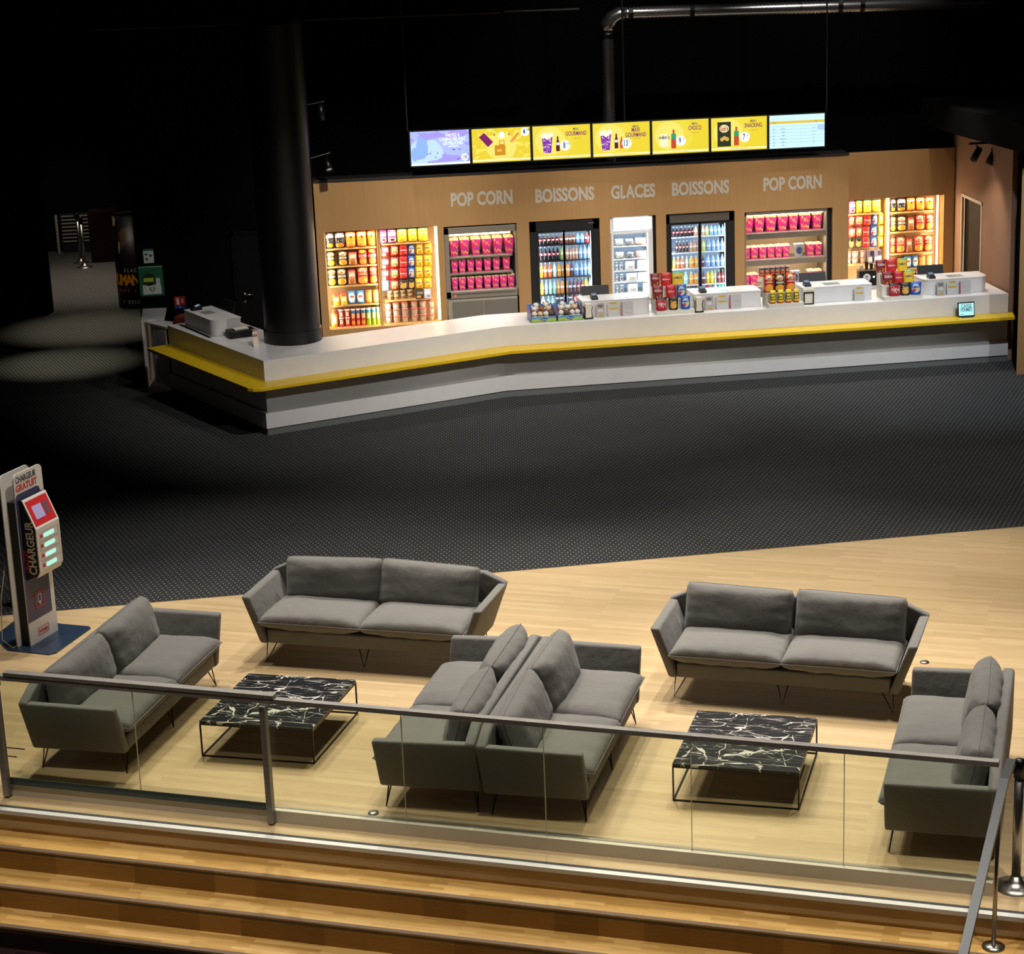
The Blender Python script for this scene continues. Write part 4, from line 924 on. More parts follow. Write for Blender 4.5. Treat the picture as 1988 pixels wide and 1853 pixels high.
def unit(key, fn, smooth=True):
    if key in ME: return ME[key]
    q = bmesh.new(); fn(q); bmesh.ops.recalc_face_normals(q, faces=q.faces[:]); me = bpy.data.meshes.new(key); q.to_mesh(me); q.free()
    for p in me.polygons: p.use_smooth = smooth
    ME[key] = me; return me
def inst(name, key, fn, m, parent=None, smooth=True):
    base = unit(key, fn, smooth); k2 = key+'|'+m.name
    if k2 not in ME: c = base.copy(); c.materials.clear(); c.materials.append(m); ME[k2] = c
    o = bpy.data.objects.new(name, ME[k2]); COL.objects.link(o)
    if parent: o.parent = parent
    return o
PM = dict(
 tb=pack('pk_black_tortilla', '1b1a1c', [('noise', 6, .60, .35, .95, '8d949a'), ('ell', .5, .2, .36, .14, 'e08a2a'), ('box', .12, .88, .66, .80, 'd8d4cc')]),
 to=pack('pk_orange_tortilla', 'd9621a', [('ell', .5, .45, .42, .36, 'e8862c'), ('ell', .5, .25, .34, .15, 'f2a63c'), ('box', .1, .9, .70, .82, 'f0e6dc'), ('box', .42, .58, .58, .70, '3a1a10')]),
 cb=pack('pk_black_crisps', '24211e', [('ell', .5, .78, .40, .15, 'e6b43c'), ('ell', .5, .79, .33, .1, 'f0e6d8'), ('box', .15, .85, .48, .60, 'b8b6b4'), ('ell', .5, .24, .40, .2, 'e2a238')]),
 cr=pack('pk_red_white_crisps', 'c9252a', [('ell', .45, .9, .3, .12, 'e8c23c'), ('box', .08, .92, .48, .66, 'f0e2dc'), ('ell', .5, .24, .36, .22, 'e59a3c')]),
 lr=pack('pk_red_crisps', 'c42326', [('ell', .5, .80, .38, .15, 'e9bd3e'), ('ell', .5, .80, .30, .1, 'f2e8da'), ('box', .2, .8, .56, .62, 'e8c8b4'), ('ell', .5, .26, .38, .22, 'eba23c')]),
 pk=pack('pk_pink_brown', 'c8876a', [('box', 0, 1, .86, 1, 'b6352c'), ('box', .2, .8, .55, .75, 'efd9c4'), ('ell', .5, .25, .3, .2, 'b0682c'), ('noise', 8, .62, .3, .8, 'd9b49c')]),
 ny=pack('pk_yellow_nuts', 'e0a52a', [('box', 0, 1, .84, 1, 'c4442a'), ('box', .22, .78, .3, .7, 'f2e39a'), ('ell', .5, .76, .34, .1, 'c4442a')]),
 bw=pack('pk_blue_white', '3c86c0', [('ell', .5, .5, .38, .36, 'e6e8ea'), ('box', .25, .75, .5, .64, 'c8655a')]),
 ob=pack('pk_orange_biscuit', 'd98c3a', [('box', .1, .9, .2, .8, 'e8ac5e'), ('box', 0, 1, .88, 1, 'c4602a')]),
 jar=pack('pk_orange_jar', 'e08a30', [('box', 0, 1, .80, 1, 'c8442a'), ('box', .2, .8, .2, .65, 'f4e6b4')]),
 canst=pack('pk_red_can', 'c83a36', [('box', 0, 1, .46, .54, 'f0e4dc'), ('box', 0, 1, .92, 1, 'e8e4e0'), ('box', .25, .7, .15, .4, 'f0dcd0'), ('box', .25, .7, .6, .85, 'f0dcd0')]),
 tr=pack('pk_red_tube', 'c2352c', [('box', 0, 1, .9, 1, 'e4e4e4'), ('box', 0, 1, .74, .9, '3f6e9a'), ('box', .2, .8, .45, .72, 'e8c090'), ('box', .2, .8, .1, .3, 'e8a23c')]),
 tg=pack('pk_green_tube', '9cc02c', [('box', 0, 1, .9, 1, 'eeeeee'), ('box', 0, 1, .74, .9, '4a9cd0'), ('box', .2, .8, .4, .7, 'f2f0d0')]),
 pu=pack('pk_purple', '8c3f8c', [('box', .08, .92, .5, .75, 'c89ac4'), ('box', .1, .9, .12, .4, 'e6cfd8'), ('ell', .5, .26, .25, .09, '6a2f22')]),
 yg=pack('pk_yellow_sweets', 'e8c02c', [('box', 0, 1, .88, 1, '5aa86e'), ('box', .2, .8, .5, .68, 'f3e6a6')]),
 c1=pack('pk_red_white', 'c42a34', [('box', .1, .9, .4, .8, 'ecd8d4'), ('box', 0, .5, 0, .3, 'e2b8b0')]),
 c1b=pack('pk_pale_blue', '7ab4dc', [('box', .15, .85, .35, .85, 'e4eef4')]),
 c2=pack('pk_red_nuts', 'b8201f', [('ell', .5, .5, .38, .34, 'e6c48c'), ('ell', .35, .35, .1, .12, 'b8662c'), ('ell', .65, .35, .1, .12, 'b8662c')]),
 c3=pack('pk_red_balls', 'c01d22', [('noise', 7, .64, .1, .9, 'd9604c')]),
 c4=pack('pk_blue_sweets', '2356a8', [('ell', .5, .5, .36, .34, 'b9cfe6'), ('ell', .35, .35, .16, .14, 'c4303a'), ('ell', .68, .4, .14, .12, 'e6c24a')]),
 c5=pack('pk_yellow_bag', 'e6b622', [('ell', .5, .6, .34, .16, 'f0dc96'), ('ell', .6, .25, .2, .12, 'c9781e')]),
 bl=pack('pk_black_gold', '1c1714', [('ell', .5, .35, .34, .26, 'd99a30'), ('noise', 7, .6, .1, .7, 'c8beb0')]),
 rb=pack('pk_dark_red_nuts', '7c1d20', [('noise', 5, .58, 0, .35, 'c98a4a'), ('ell', .5, .62, .3, .14, 'a8484a')]),
 bn=pack('pk_red_black', 'a81c22', [('box', 0, 1, .84, 1, '1c1414'), ('noise', 8, .6, .2, .8, 'e0c8bc')]),
 ly=pack('pk_yellow_small', 'e0c02a', [('box', .1, .9, .25, .75, '2a2418'), ('box', .2, .8, .32, .68, 'e6cc3a'), ('box', 0, 1, 0, .1, 'b02a24')]),
 tub=pack('pk_white_tub', 'e6d2c8', [('box', 0, 1, .84, 1, 'd0584a'), ('box', .2, .8, .25, .7, 'f2ece6'), ('noise', 8, .66, .2, .75, 'c96a4a')]),
 cup=pack('pk_cup', 'e0d2b8', [('box', 0, 1, .42, .56, '5a4a3c'), ('box', 0, 1, .85, 1, 'a88a5c'), ('box', 0, 1, .3, .42, 'd9a24a')]),
 bd=pack('pk_dark_box', '3a332e', [('box', .1, .9, .5, .8, '8a8078'), ('box', .1, .6, .1, .35, 'd99a3c')]),
 bw2=pack('pk_white_box', 'c8c6d4', [('box', .1, .9, .5, .8, 'f0eef2'), ('box', .4, .9, .1, .4, '7a86c4')]),
 bx=pack('pk_violet_box', '7c7898', [('box', .1, .9, .1, .5, 'd9cfc0'), ('box', .5, 1, .6, 1, '2e2630')]),
 T=pack('pk_popcorn_tall', 'c01468', [('noise', 6, .57, 0, 1, '8a3a8e'), ('dots', 11, .16, 'f0a8c0')]),
 C=pack('pk_white_cup', 'cdd2e4', [('ell', .5, .5, .3, .26, '4a5a8c'), ('noise', 6, .6, .3, .7, '8890b0')]),
)
PM['S'] = PM['T']
DESC = dict(tb='black tortilla chip bag', to='orange tortilla chip bag', cb='black and gold crisp bag', cr='red and white crisp bag', lr='red crisp bag', pk='small pink-brown snack bag',
 ny='yellow nut pouch', bw='blue and white biscuit bag', ob='orange biscuit packet', jar='orange snack jar', canst='red can pair', tr='red and blue crisp tube', tg='green crisp tube', pu='purple sweets bag',
 yg='yellow sweets bag with green top', c1='red and white sweets bag', c1b='pale blue sweets bag', c2='red nut pouch', c3='red chocolate ball bag', c4='blue sweets bag', c5='yellow sweets bag', c6='yellow sweets bag', bl='black and gold sweets bag',
 tub='white popcorn tub', cup='stacked dip cup', bd='dark snack box', bw2='white snack box', bx='violet snack box', T='tall magenta popcorn carton', S='magenta popcorn carton', C='white printed cup',
 cola='cola bottle', wa='water bottle', or_='orange juice bottle')
CATS = dict(T='popcorn carton', S='popcorn carton', C='cup', tub='tub', cup='cup', jar='jar', canst='can', tr='crisp tube', tg='crisp tube', bd='box', bw2='box', bx='box', boxw='box', boxr='box', tubw='tub', sc='can', rc='can', bk='cup')
WORDS = dict(tb=('Doritos', 'dfdad2', .73), to=('Doritos', '3a1a14', .76), cb=('Lay\'s', 'a82420', .785), lr=('Lay\'s', 'b02420', .80), cr=('Brets', 'b02420', .57), yg=('m&m\'s', '4a3a2a', .6), c5=('m&m\'s', '4a3020', .6), c4=('m&m\'s', '20347a', .62),
 c3=('Maltesers', 'f0e4da', .5), c2=('KitKat', 'f2e8e0', .78), rb=('KitKat', 'ead8d0', .62), bn=('KitKat', 'ead8d0', .5), bl=('Twix', 'f0c860', .6), pu=('Milka', 'f2eaf2', .62), tub=('POP', 'b8402e', .5), ly=('Lay\'s', '201810', .5))
LIQ = dict(cola=('1a1010', 'b32430', 'd8dce0', 'cola bottle with red label'), wa=('6f96cc', 'b4cbe8', '6f90c8', 'water bottle'), pk=('6a3a2c', 'd9c8b4', 'd0e0e0', 'dark juice bottle with pale label'),
 pj=('b88a6a', 'e8d8b8', 'e4d0c4', 'peach juice bottle'), gy=('9cba5a', 'e0d070', 'e6b43c', 'green and yellow drink bottle'), rj=('c43a3a', 'dfe6dc', '6ab86a', 'red juice bottle with green cap'),
 bo=('d98a2a', 'e2d4c0', '3a6ac4', 'orange drink bottle with blue cap'), ro=('d9682c', 'e6dcd4', 'eeeeee', 'orange-red drink bottle with white cap'), wc=('c4dcdc', 'dfeae4', 'eeeeee', 'clear lemonade bottle'),
 db=('4a2a3c', '9aa4c8', '3a5ac0', 'dark purple drink bottle with blue cap'), wg=('8ac0b4', '8fd0b0', 'e0ece8', 'pale green water bottle'), rd=('6a2424', 'b8645a', '7ac07a', 'dark red drink bottle with green cap'),
 ye=('dcb81e', 'e6d05a', '6ab86a', 'yellow drink bottle'), gc=('a8c49a', 'd8e0c0', 'c8d86a', 'light green drink bottle'))
LIQ['or'] = ('e0901e', 'e8b83c', 'e8e0c0', 'orange juice bottle'); 
def bottle_mat(k):
    body, lab, cap, d = LIQ[k]
    return pack('liq_'+k, body, [('box', 0, 1, .42, .60, lab), ('box', .3, .7, .45, .57, 'e8e6e2')], rough=.15)
def fit_text(p, s, col, zc, wid, aspect, fy):
    """lettering on the front of a unit-size pack; aspect = width/height of the pack"""
    me = text_me(s, 1, 1, .02); xs = [v.co.x for v in me.vertices]; W = max(xs)-min(xs)
    t = text(s, 1, 0, fy, zc, mat('ink_'+col, col, .5), p, 1, .02); k = wid/W; t.scale = (k, .02, k*aspect*1.25); return t
def ascii_z(name, kind):
    pass
def product(kind, x0, x1, y, z, h, lbl, grp, hang=False, rz=None, dep=None):
    w = x1-x0; x = (x0+x1)/2; rnd = random.Random(int(x*1000)+int(z*77))
    nm = {'T': 'popcorn_carton', 'S': 'popcorn_carton', 'C': 'paper_cup', 'tub': 'popcorn_tub', 'cup': 'dip_cup', 'jar': 'snack_jar', 'canst': 'snack_can', 'tr': 'crisp_tube', 'tg': 'crisp_tube', 'bd': 'snack_box', 'bw2': 'snack_box', 'bx': 'snack_box'}.get(kind)
    if kind in ('T', 'S'):
        h *= .82 if kind == 'T' else .9; D = w*.92 if dep is None else dep; o = inst(nm, 'carton', boxcup, PM[kind], None, False); o.scale = (w, D, h)
        inst('popcorn', 'heap', heap, mat('popcorn', 'f2e0a4', .7, var=.15, scale=8), o)['kind'] = 'stuff'
        as_ = w/h
        for ch, px, pz, s_ in (('P', -.26, .80, .2), ('O', .0, .67, .2), ('P', .24, .54, .13), ('C', -.26, .27, .15), ('O', -.09, .19, .14), ('R', .08, .24, .15), ('N', .25, .17, .15)):
            me = text_me(ch, 1, 1, .03); t = text(ch, 1, px, -.36-.14*pz/.93-.012, pz, mat('carton_yellow', 'e8b02c', .5), o, 1, .03, rot=(-.0, .15*(-1 if px < 0 else 1), 0)); t.scale = (s_*1.5, .02, s_*as_*2.0)
    elif kind in ('cola', 'wa', 'or', 'bo', 'ro', 'wc', 'db', 'wg', 'rd', 'ye', 'gc', 'gy', 'rj', 'pj') or (kind == 'pk' and 'fridge' in grp) or (kind == 'yg' and 'fridge' in grp):
        if kind == 'yg': kind = 'gc'
        nm = 'bottle'; o = inst(nm, 'bottle', RB(BOT), bottle_mat(kind)); s = min(w*.98, .072); h *= .96; o.scale = (s, s, h); inst('cap', 'cap', RB(CAPP), mat('cap_'+kind, LIQ[kind][2], .4), o)
    elif kind in ('sc', 'rc', 'gn', 'bk'):
        o = inst('drink_can' if kind != 'bk' else 'drink_cup', 'can', RB(CAN), {'sc': pack('can_silver', 'b8bcc0', [('box', .2, .8, .3, .7, 'd8dce0')], .3), 'rc': pack('can_red', 'c01f2e', [('box', .3, .7, .2, .8, 'e0c0c0')], .3),
            'gn': pack('bottle_green', '4ac490', [('box', 0, 1, .3, .6, 'd0f0dc')], .3), 'bk': pack('can_dark', '33373f', [('box', 0, 1, .75, .85, 'c0c8d0')], .3)}[kind]); s = min(w, .07); o.scale = (s, s, h*.95)
    elif kind in ('canst', 'tr', 'tg'): o = inst(nm, 'tube', RB(TUBE), PM[kind]); s = min(w, .08); o.scale = (s, s, h)
    elif kind == 'jar': o = inst(nm, 'jar', RB(JAR), PM[kind]); o.scale = (w*.9, w*.9, h)
    elif kind in ('tub', 'cup'): o = inst(nm, 'tub', RB(TUB), PM[kind]); o.scale = (w*.96, w*.96, h); 
    elif kind == 'C': o = inst(nm, 'cupw', RB([(.36, 0), (.5, .94), (.52, .95), (.52, 1.)]), PM['C']); o.scale = (w*.95, w*.95, h)
    elif kind in ('bd', 'bw2', 'bx'): o = inst(nm, 'carton_box', lambda q: box(q, -.5, .5, -.5, .5, 0, 1), PM[kind], None, False); o.scale = (w*.95, .08, h)
    elif kind in ('bagw', 'bagd', 'bagr', 'boxw', 'boxr', 'tubw'):
        mm = {'bagw': pack('fz_white_bag', 'c8ccc0', [('noise', 6, .56, 0, 1, '5a6a5a'), ('box', .2, .8, .55, .85, 'e8ecec')]), 'bagd': pack('fz_dark_bag', '4a4a58', [('noise', 6, .56, 0, 1, 'a8a088'), ('box', .2, .8, .6, .85, '8a8aa0')]),
              'bagr': pack('fz_red_bag', 'c0a894', [('noise', 6, .56, 0, 1, 'a8584a'), ('box', .2, .8, .55, .85, 'e6ded4')]), 'boxw': pack('fz_white_box', 'dce0e2', [('box', .3, .8, .2, .5, 'c4b89c')]), 'boxr': pack('fz_red_box', 'dcd0d4', [('box', 0, 1, .44, .56, 'b83a52'), ('ell', .3, .25, .12, .12, 'a8788a'), ('ell', .7, .75, .12, .12, 'a8788a')]),
              'tubw': pack('fz_tub', 'd8e2e6', [('box', 0, 1, .7, .8, '3a4a54'), ('box', .3, .7, .2, .5, '6a7a84')])}[kind]
        if kind == 'tubw': o = inst('ice_cream_tub', 'tub', RB(TUB), mm); o.scale = (w*.96, w*.96, h)
        elif kind[:3] == 'bag': o = inst('ice_cream_bag', 'bag', bag_bm, mm); o.scale = (w, .09, h)
        else: o = inst('ice_cream_box', 'carton_box', lambda q: box(q, -.5, .5, -.5, .5, 0, 1), mm, None, False); o.scale = (w*.95, .12, h)
    elif kind in ('rb', 'bn', 'pouch_y', 'pouch_m', 'pouch_b', 'pouch_k', 'ly') or (kind == 'ny'):
        mk = {'pouch_y': 'yg', 'pouch_m': 'c3', 'pouch_b': 'c4', 'pouch_k': 'bl'}.get(kind, kind)
        o = inst('snack_pouch', 'pouch', pouch_bm, PM[mk]); o.scale = (w, .075, h)
        if mk in WORDS: wd, c_, zc = WORDS[mk]; t = fit_text(o, wd, c_, zc, .66, w/h, -.40)
    else:
        mk = 'c5' if kind == 'c6' else kind
        o = inst('snack_bag', 'bag', bag_bm, PM[mk]); d_ = min(.09, w*.55); o.scale = (w*.995, d_, h)
        if mk in WORDS: wd, c_, zc = WORDS[mk]; fit_text(o, wd, c_, zc, .72, w/h, -.53)
    o.location = (x, y, z+.003)
    if rz is None: rz = rnd.uniform(-.08, .08) if not kind in ('T', 'S') else rnd.uniform(-.03, .03)
    o.rotation_euler = (0 if hang or kind in ('T', 'S', 'bx') or nm in ('bottle',) else math.radians(-2), 0, rz)
    tag(o, lbl, CATS.get(kind, 'bottle' if nm == 'bottle' else ('can' if o.name.startswith('drink') else 'snack bag')), grp)
    return o
ROWS = [
 ('bay1 1',2.5,1.835,0.245,[(-2.278,-2.134,'tb'),(-2.134,-1.971,'tb'),(-1.971,-1.807,'to'),(-1.807,-1.647,'to'),(-1.647,-1.498,'to')]),
 ('bay1 2',2.5,1.565,0.226,[(-2.267,-2.132,'cb'),(-2.093,-1.949,'cb'),(-1.949,-1.808,'pk'),(-1.794,-1.658,'cr'),(-1.653,-1.513,'cr')]),
 ('bay1 3',2.5,1.27,0.259,[(-2.274,-2.13,'cb'),(-2.13,-1.975,'cb'),(-1.97,-1.839,'pk'),(-1.829,-1.655,'lr'),(-1.65,-1.499,'lr')]),
 ('bay1 4',2.5,0.973,0.204,[(-2.211,-2.1,'ny'),(-2.095,-1.989,'ny'),(-1.984,-1.863,'bw'),(-1.858,-1.732,'bw'),(-1.727,-1.62,'ob'),(-1.615,-1.503,'ob')]),
 ('bay1 5',2.5,0.64,0.261,[(-2.259,-2.148,'jar'),(-2.143,-2.055,'canst'),(-2.051,-1.963,'canst'),(-1.958,-1.885,'tr'),(-1.88,-1.812,'tr'),(-1.807,-1.729,'tr'),(-1.729,-1.651,'tg'),(-1.646,-1.578,'tg'),(-1.568,-1.5,'tg')]),
 ('bay2 1',2.5,1.864,0.216,[(-1.452,-1.346,'pu'),(-1.341,-1.2,'pu'),(-1.2,-1.039,'yg'),(-1.039,-0.888,'yg'),(-0.888,-0.722,'yg')]),
 ('bay2 h0',2.5,1.664,0.174,[(-1.435,-1.319,'c1'),(-1.306,-1.178,'c2'),(-1.176,-1.043,'c3'),(-1.041,-0.932,'c4'),(-0.926,-0.809,'c5'),(-0.805,-0.672,'c6')]),
 ('bay2 h1',2.5,1.477,0.18,[(-1.445,-1.329,'c1'),(-1.316,-1.187,'c2'),(-1.185,-1.053,'c3'),(-1.051,-0.941,'c4'),(-0.935,-0.818,'c5'),(-0.814,-0.681,'c6')]),
 ('bay2 h2',2.5,1.305,0.18,[(-1.455,-1.338,'c1'),(-1.325,-1.196,'c2'),(-1.194,-1.061,'c3'),(-1.06,-0.95,'c4'),(-0.944,-0.826,'c5'),(-0.823,-0.689,'c6')]),
 ('bay2 h3',2.5,1.141,0.166,[(-1.464,-1.347,'c1'),(-1.334,-1.205,'c2'),(-1.203,-1.07,'c3'),(-1.068,-0.959,'c4'),(-0.953,-0.835,'c5'),(-0.831,-0.697,'c6')]),
 ('bay2 cups',2.5,0.997,0.135,[(-1.39,-1.307,'cup'),(-1.292,-1.209,'cup'),(-1.189,-1.106,'cup'),(-1.086,-0.998,'cup'),(-0.959,-0.836,'bd'),(-0.831,-0.728,'bw2')]),
 ('bay2 tubs',2.5,0.64,0.315,[(-1.438,-1.33,'tub'),(-1.321,-1.203,'tub'),(-1.191,-1.075,'tub'),(-1.048,-0.932,'tub'),(-0.92,-0.799,'tub'),(-0.787,-0.675,'tub')]),
 ('pc1 1',2.5,1.605,0.318,[(-0.414,-0.27,'T'),(-0.255,-0.11,'T'),(-0.084,0.058,'T'),(0.077,0.226,'T'),(0.249,0.394,'T'),(0.421,0.571,'T')]),
 ('pc1 2',2.5,1.352,0.224,[(-0.402,-0.295,'S'),(-0.287,-0.177,'S'),(-0.158,-0.047,'S'),(-0.032,0.076,'S'),(0.099,0.214,'S'),(0.237,0.348,'S'),(0.386,0.502,'S')]),
 ('pc1 3',2.5,1.085,0.216,[(-0.403,-0.307,'S'),(-0.299,-0.185,'S'),(-0.169,-0.055,'S'),(-0.043,0.072,'S'),(0.087,0.203,'S'),(0.21,0.326,'S'),(0.333,0.445,'S'),(0.453,0.565,'S')]),
 ('f1 0',2.52,1.697,0.176,[(0.946,1.01,'cola'),(1.01,1.075,'cola'),(1.075,1.14,'cola'),(1.14,1.205,'cola'),(1.205,1.27,'cola'),(1.282,1.338,'pk'),(1.364,1.411,'pk'),(1.416,1.467,'pk'),(1.473,1.523,'pk'),(1.535,1.591,'wa'),(1.597,1.661,'wa'),(1.672,1.743,'rj')]),
 ('f1 1',2.52,1.452,0.232,[(0.955,1.016,'cola'),(1.019,1.08,'cola'),(1.083,1.144,'cola'),(1.147,1.208,'cola'),(1.211,1.272,'cola'),(1.28,1.334,'gy'),(1.366,1.413,'pj'),(1.42,1.46,'pj'),(1.466,1.506,'pj'),(1.51,1.555,'pj'),(1.568,1.624,'wa'),(1.63,1.692,'wa'),(1.697,1.76,'wa')]),
 ('f1 2',2.52,1.197,0.241,[(0.957,1.014,'or'),(1.019,1.079,'ro'),(1.087,1.151,'ro'),(1.158,1.218,'wc'),(1.227,1.284,'or'),(1.293,1.334,'bo'),(1.363,1.421,'bo'),(1.428,1.476,'db'),(1.489,1.56,'wa'),(1.572,1.628,'wa'),(1.634,1.69,'wa'),(1.696,1.758,'wa')]),
 ('f1 3',2.52,0.933,0.235,[(0.954,1.018,'or'),(1.027,1.081,'wg'),(1.089,1.145,'wg'),(1.151,1.207,'wg'),(1.213,1.264,'or'),(1.27,1.332,'bo'),(1.36,1.388,'bo'),(1.391,1.45,'db'),(1.456,1.513,'db'),(1.518,1.572,'rd'),(1.577,1.632,'rd'),(1.635,1.7,'ye'),(1.706,1.757,'gc')]),
 ('f1 4',2.52,0.687,0.233,[(0.957,1.041,'yg'),(1.053,1.109,'wg'),(1.115,1.177,'wg'),(1.188,1.245,'bk'),(1.25,1.318,'bk'),(1.381,1.449,'bk'),(1.46,1.517,'rc'),(1.528,1.574,'sc'),(1.579,1.619,'sc'),(1.625,1.687,'gn'),(1.693,1.755,'gn')]),
 ('fz 0',2.5,1.618,0.108,[(2.133,2.275,'bagw'),(2.286,2.434,'bagd'),(2.445,2.628,'bagr')]),
 ('fz 1',2.5,1.42,0.104,[(2.134,2.281,'bagw'),(2.299,2.435,'bagd'),(2.452,2.635,'bagr')]),
 ('fz 2',2.5,1.238,0.139,[(2.13,2.181,'tubw'),(2.192,2.261,'tubw'),(2.283,2.432,'boxw'),(2.477,2.637,'boxr')]),
 ('fz 3',2.5,1.062,0.124,[(2.125,2.176,'tubw'),(2.194,2.262,'tubw'),(2.296,2.468,'boxw'),(2.479,2.639,'boxr')]),
 ('fz 4',2.5,0.88,0.136,[(2.132,2.178,'tubw'),(2.189,2.264,'tubw'),(2.315,2.475,'boxw'),(2.556,2.636,'boxw')]),
 ('f2 0',2.52,1.702,0.164,[(3.039,3.086,'cola'),(3.092,3.15,'cola'),(3.156,3.215,'cola'),(3.221,3.28,'cola'),(3.285,3.344,'cola'),(3.347,3.379,'cola'),(3.384,3.445,'pj'),(3.508,3.556,'pj'),(3.563,3.621,'gy'),(3.635,3.693,'wa'),(3.696,3.753,'wa'),(3.756,3.814,'wa'),(3.817,3.875,'wa')]),
 ('f2 1',2.52,1.457,0.191,[(3.085,3.135,'cola'),(3.14,3.19,'cola'),(3.194,3.244,'cola'),(3.249,3.299,'cola'),(3.309,3.361,'pj'),(3.367,3.416,'pj'),(3.419,3.45,'pj'),(3.505,3.567,'gy'),(3.582,3.65,'wa'),(3.654,3.722,'wa'),(3.726,3.794,'wa'),(3.799,3.867,'wa')]),
 ('f2 2',2.52,1.209,0.191,[(3.038,3.095,'or'),(3.102,3.16,'ro'),(3.164,3.232,'ro'),(3.239,3.29,'wc'),(3.297,3.376,'or'),(3.384,3.444,'or'),(3.502,3.545,'db'),(3.564,3.637,'wa'),(3.641,3.713,'wa'),(3.718,3.79,'wa'),(3.795,3.867,'wa')]),
 ('f2 3',2.52,0.947,0.211,[(3.077,3.134,'wg'),(3.142,3.199,'wg'),(3.207,3.286,'wg'),(3.296,3.366,'or'),(3.373,3.438,'bo'),(3.499,3.561,'db'),(3.568,3.626,'ye'),(3.631,3.692,'ye'),(3.696,3.731,'gc'),(3.74,3.804,'rd'),(3.809,3.866,'rd')]),
 ('f2 4',2.52,0.727,0.203,[(3.233,3.305,'bk'),(3.312,3.377,'bk'),(3.385,3.438,'bk'),(3.537,3.653,'rc'),(3.668,3.74,'sc'),(3.748,3.806,'gn'),(3.81,3.864,'gn')]),
 ('pc2 1',2.5,1.695,0.296,[(4.187,4.34,'T'),(4.354,4.517,'T'),(4.532,4.711,'T'),(4.73,4.893,'T'),(4.908,5.057,'T'),(5.083,5.262,'T'),(5.289,5.453,'T')]),
 ('pc2 2',2.5,1.277,0.216,[(4.184,4.279,'S'),(4.293,4.413,'S'),(4.424,4.549,'S'),(4.559,4.68,'S'),(4.688,4.805,'S'),(4.808,4.925,'S'),(4.974,5.143,'C'),(5.194,5.327,'S'),(5.331,5.455,'S')]),
 ('pc2 3',2.5,0.853,0.214,[(4.181,4.273,'S'),(4.279,4.411,'S'),(4.929,5.077,'C'),(5.217,5.335,'S'),(5.338,5.461,'S')]),
 ('ra 1',2.85,1.848,0.208,[(5.989,6.099,'pu'),(6.105,6.213,'yg'),(6.221,6.365,'yg'),(6.371,6.521,'yg')]),
 ('ra h0',2.85,1.648,0.177,[(5.986,6.096,'c2'),(6.096,6.229,'c2'),(6.234,6.367,'c3'),(6.372,6.473,'c4'),(6.478,6.593,'c5')]),
 ('ra h1',2.85,1.465,0.169,[(5.987,6.107,'c2'),(6.114,6.213,'c2'),(6.22,6.341,'c3'),(6.346,6.466,'c4'),(6.48,6.591,'c5')]),
 ('ra h2',2.85,1.294,0.167,[(5.989,6.094,'bl'),(6.104,6.214,'bl'),(6.221,6.343,'c3'),(6.348,6.468,'c4'),(6.473,6.584,'c5')]),
 ('ra tubs',2.85,1.046,0.195,[(5.99,6.036,'tub'),(6.05,6.164,'tub'),(6.179,6.286,'tub'),(6.295,6.378,'bx'),(6.397,6.526,'bx')]),
 ('rb 1',2.85,1.838,0.216,[(6.678,6.765,'tb'),(6.775,6.932,'tb'),(6.939,7.089,'to'),(7.094,7.247,'to'),(7.251,7.395,'to')]),
 ('rb 2',2.85,1.524,0.248,[(6.677,6.779,'cb'),(6.788,6.941,'cb'),(6.955,7.08,'pk'),(7.089,7.247,'lr'),(7.252,7.401,'lr')]),
 ('rb 3',2.85,1.175,0.259,[(6.677,6.77,'lr'),(6.779,6.928,'lr'),(6.937,7.053,'pk'),(7.072,7.225,'lr'),(7.23,7.389,'lr')]),
 ('rb 4',2.85,0.925,0.188,[(6.685,6.797,'ny'),(6.806,6.899,'ny'),(6.909,7.039,'bw'),(7.044,7.151,'bw'),(7.156,7.263,'ob'),(7.273,7.385,'ob')]),
 ('rb 5',2.85,0.7,0.158,[(7.038,7.097,'tr'),(7.108,7.169,'tr'),(7.179,7.244,'tr'),(7.253,7.319,'tr'),(7.333,7.408,'tr')]),
]
UN = {'bay1': ('first snack bay from left', ['top', 'second', 'third', 'fourth', 'bottom']), 'bay2': ('second snack bay from left', None), 'pc1': ('popcorn cabinet', ['top', 'middle', 'bottom']),
      'f1': ('left drinks fridge', ['top', 'second', 'third', 'fourth', 'bottom']), 'fz': ('ice cream freezer', ['top', 'second', 'third', 'fourth', 'bottom']), 'f2': ('right drinks fridge', ['top', 'second', 'third', 'fourth', 'bottom']),
      'pc2': ('right popcorn shelves', ['top', 'middle', 'bottom']), 'ra': ('third snack bay from left', None), 'rb': ('rightmost snack bay', ['top', 'second', 'third', 'fourth', 'bottom'])}
HN = {'1': 'top shelf', 'h0': 'top hanging row', 'h1': 'second hanging row', 'h2': 'third hanging row', 'h3': 'lowest hanging row', 'cups': 'cup shelf', 'tubs': 'tub shelf'}
FZD = dict(bagw='white ice cream bag', bagd='dark ice cream bag', bagr='red and white ice cream bag', boxw='white ice cream box', boxr='white box with red stripe', tubw='white ice cream tub',
           sc='silver drink can', rc='red drink can', gn='green drink bottle', bk='dark lidded drink cup')
